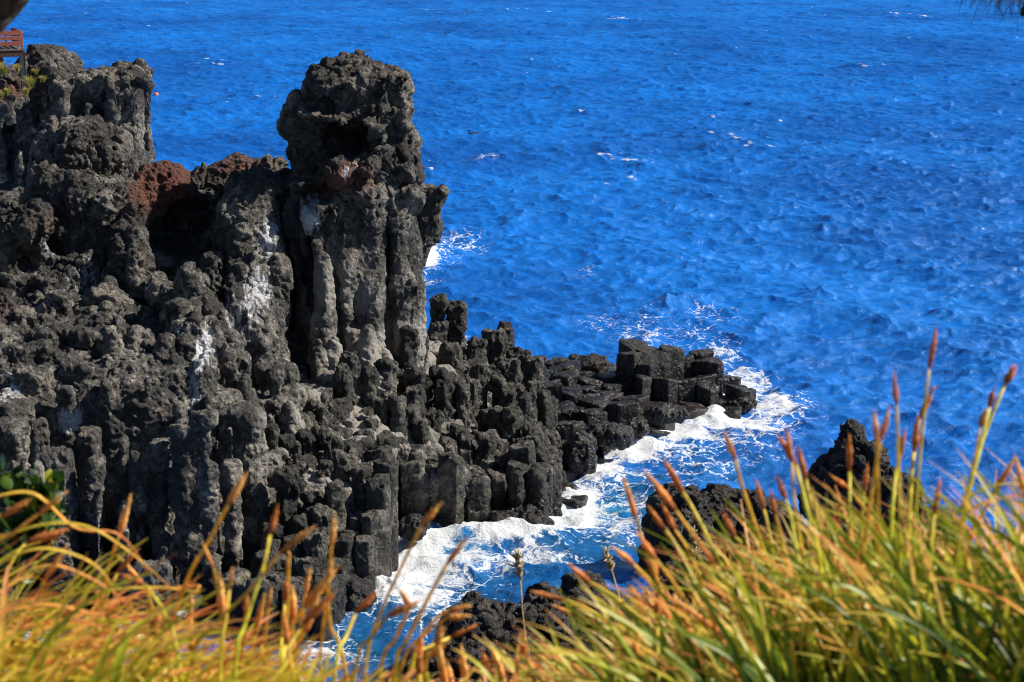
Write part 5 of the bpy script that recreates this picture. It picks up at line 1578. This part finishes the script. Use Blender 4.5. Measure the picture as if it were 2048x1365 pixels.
Yk = 112.0
M = Yk / F / (cp + .155 * sp_)
dk = at(45, 100, Yk); zf = dk[2]; xr = dk[0]
D = empty("viewing_deck", (float(xr), Yk, float(zf)), "small red timber viewing deck on posts at the upper left edge", "deck")
xl = xr - 7.0
boxes("platform", [((xl / 2 + xr / 2, Yk + 1.8 + .13 * 0, zf), ((xr - xl) / 2 + .1, 1.9, .05))], grey_wood, D)
boxes("beam", [((xl / 2 + xr / 2, Yk + .02, zf - .22), ((xr - xl) / 2 - .02, .08, .16))], rust, D)
zl = lambda py: float(at(0, py, Yk)[2])
zb_ = zl(178)
boxes("steel_post", [((xr - .02, Yk + .1, (zf - .06 + zb_) / 2), (.11, .03, (zf - .06 - zb_) / 2)), ], steel, D)
boxes("post_flange", [((xr - .15, Yk + .1, (zf - .06 + zb_) / 2), (.02, .12, (zf - .06 - zb_) / 2)), ((xr + .11, Yk + .1, (zf - .06 + zb_) / 2), (.02, .12, (zf - .06 - zb_) / 2))], rust, D)
for xo in (13, 26, -40, -90):
    p = at(xo, 110, Yk + 1.6)
    boxes("leg", [((p[0], Yk + 2.2, zf - .05 - .75), (.12, .12, .72))], red_wood, D)
for xo in (44, 12.5, -21, -55, -88, -120, -153):
    p = at(xo, 80, Yk)
    boxes("railing_post", [((p[0], Yk + .02, zf + .55), (.055, .055, .50))], red_wood, D)
for py in (66, 76.5, 87):
    boxes("rail", [((xl / 2 + xr / 2, Yk - .06, zl(py)), ((xr - xl) / 2, .028, .115 if py > 67 else .13))], red_wood, D)
for i, yy in enumerate((1.3, 2.6, 3.6)):
    boxes("railing_post", [((xr - .06, Yk + yy, zf + .55), (.055, .055, .50))], red_wood, D)
for py in (66, 76.5, 87):
    boxes("rail", [((xr - .0, Yk + 1.8, zl(py)), (.026, 1.75, .10))], red_wood, D)
for xo in (24, -8, -42, -80):
    p = at(xo, 60, Yk + 3.6)
    boxes("railing_post", [((p[0], Yk + 3.62, zf + .55), (.055, .055, .50))], red_wood, D)
for py in (66, 76.5, 87):
    boxes("rail", [((xl / 2 + xr / 2 - .4, Yk + 3.56, zl(py)), ((xr - xl) / 2 - .4, .026, .10))], red_wood, D)

D.rotation_euler = (0, 0, R(22))
# tufts on the headland
tuft_mat = leaf_material("tuft_blade", [(0.0, (.16, .17, .03)), (.6, (.42, .38, .06)), (1.0, (.55, .42, .12))], .35)
for i, (px, py, Yd, sz, lab) in enumerate([
    (6, 137, 111.0, .8, "largest yellow green grass tuft under the viewing deck"), (35, 136, 111.3, .45, "small green tuft between the deck legs"), (60, 165, 110.6, .75, "bushy straw yellow tuft right of the steel deck post"),
    (71, 144, 111.0, .35, "small green tuft up the slope right of the deck post"), (86, 158, 110.8, .42, "bright little tuft farthest right on the headland slope"), (16, 184, 110.2, .45, "olive tuft low on the slope below the deck"),
    (3, 190, 110, .4, "dry yellow tuft at the picture edge below the deck"), (53, 182, 110.2, .4, "green tuft at the foot of the steel post")]):
    p = at(px, py, Yd); g = np.random.default_rng(100 + i); n = 150
    rt = p + g.normal(0, .10 * sz, (n, 3)) * np.array([1, 1, .3]) - np.array([0, 0, sz * .45])
    me = blades_mesh("grass_tuft", rt, g.uniform(0, 6.28, n), g.uniform(.7, 1.2, n) * sz, g.uniform(0, .6, n), g.uniform(.2, 1.3, n), g.uniform(.008, .016, n), g.uniform(.2, .9, n), g.normal(0, .3, n), nseg=6)
    tag(link_mesh("grass_tuft", me, tuft_mat), lab, "grass tuft", "grass tufts by the viewing deck")

# ================================================================== OUT ON THE WATER
q = at0(312, 192)
bu = empty("buoy", tuple(float(v) for v in q), "tiny orange buoy afloat beside the headland", "buoy")
S_ = Solid(q + np.array([-.7, -.7, -.6]), q + np.array([.7, .7, .8]), .06, 0, .5)
S_.E(q + np.array([0, 0, .12]), (.36, .36, .34))
link_mesh("float", S_.mesh("float"), simple("buoy_orange", (.75, .16, .05), .4, .1), bu)
boxes("collar", [(q + np.array([0, 0, .5]), (.06, .06, .10))], rust, bu)
q = at0(945, 270)
S_ = Solid(q + np.array([-1.0, -.7, -.5]), q + np.array([1.0, .7, 1.0]), .045, .05, 1.5)
S_.E(q + np.array([.08, 0, .08]), (.52, .2, .17), .2); S_.C(q + np.array([.45, 0, .12]), q + np.array([.72, 0, .16]), .1, .04, .1)
S_.C(q + np.array([-.28, 0, .12]), q + np.array([-.36, 0, .42]), .085, .06, .12); S_.E(q + np.array([-.39, 0, .47]), (.11, .075, .075), .08); S_.C(q + np.array([-.46, 0, .47]), q + np.array([-.62, 0, .45]), .03, .012, .05)
tag(link_mesh("seabird", S_.mesh("seabird"), simple("dark_feathers", (.02, .017, .018), .6, .3, 10)), "dark seabird sitting low on the open water", "bird")
print("DONE BUILD", len(SC.objects))
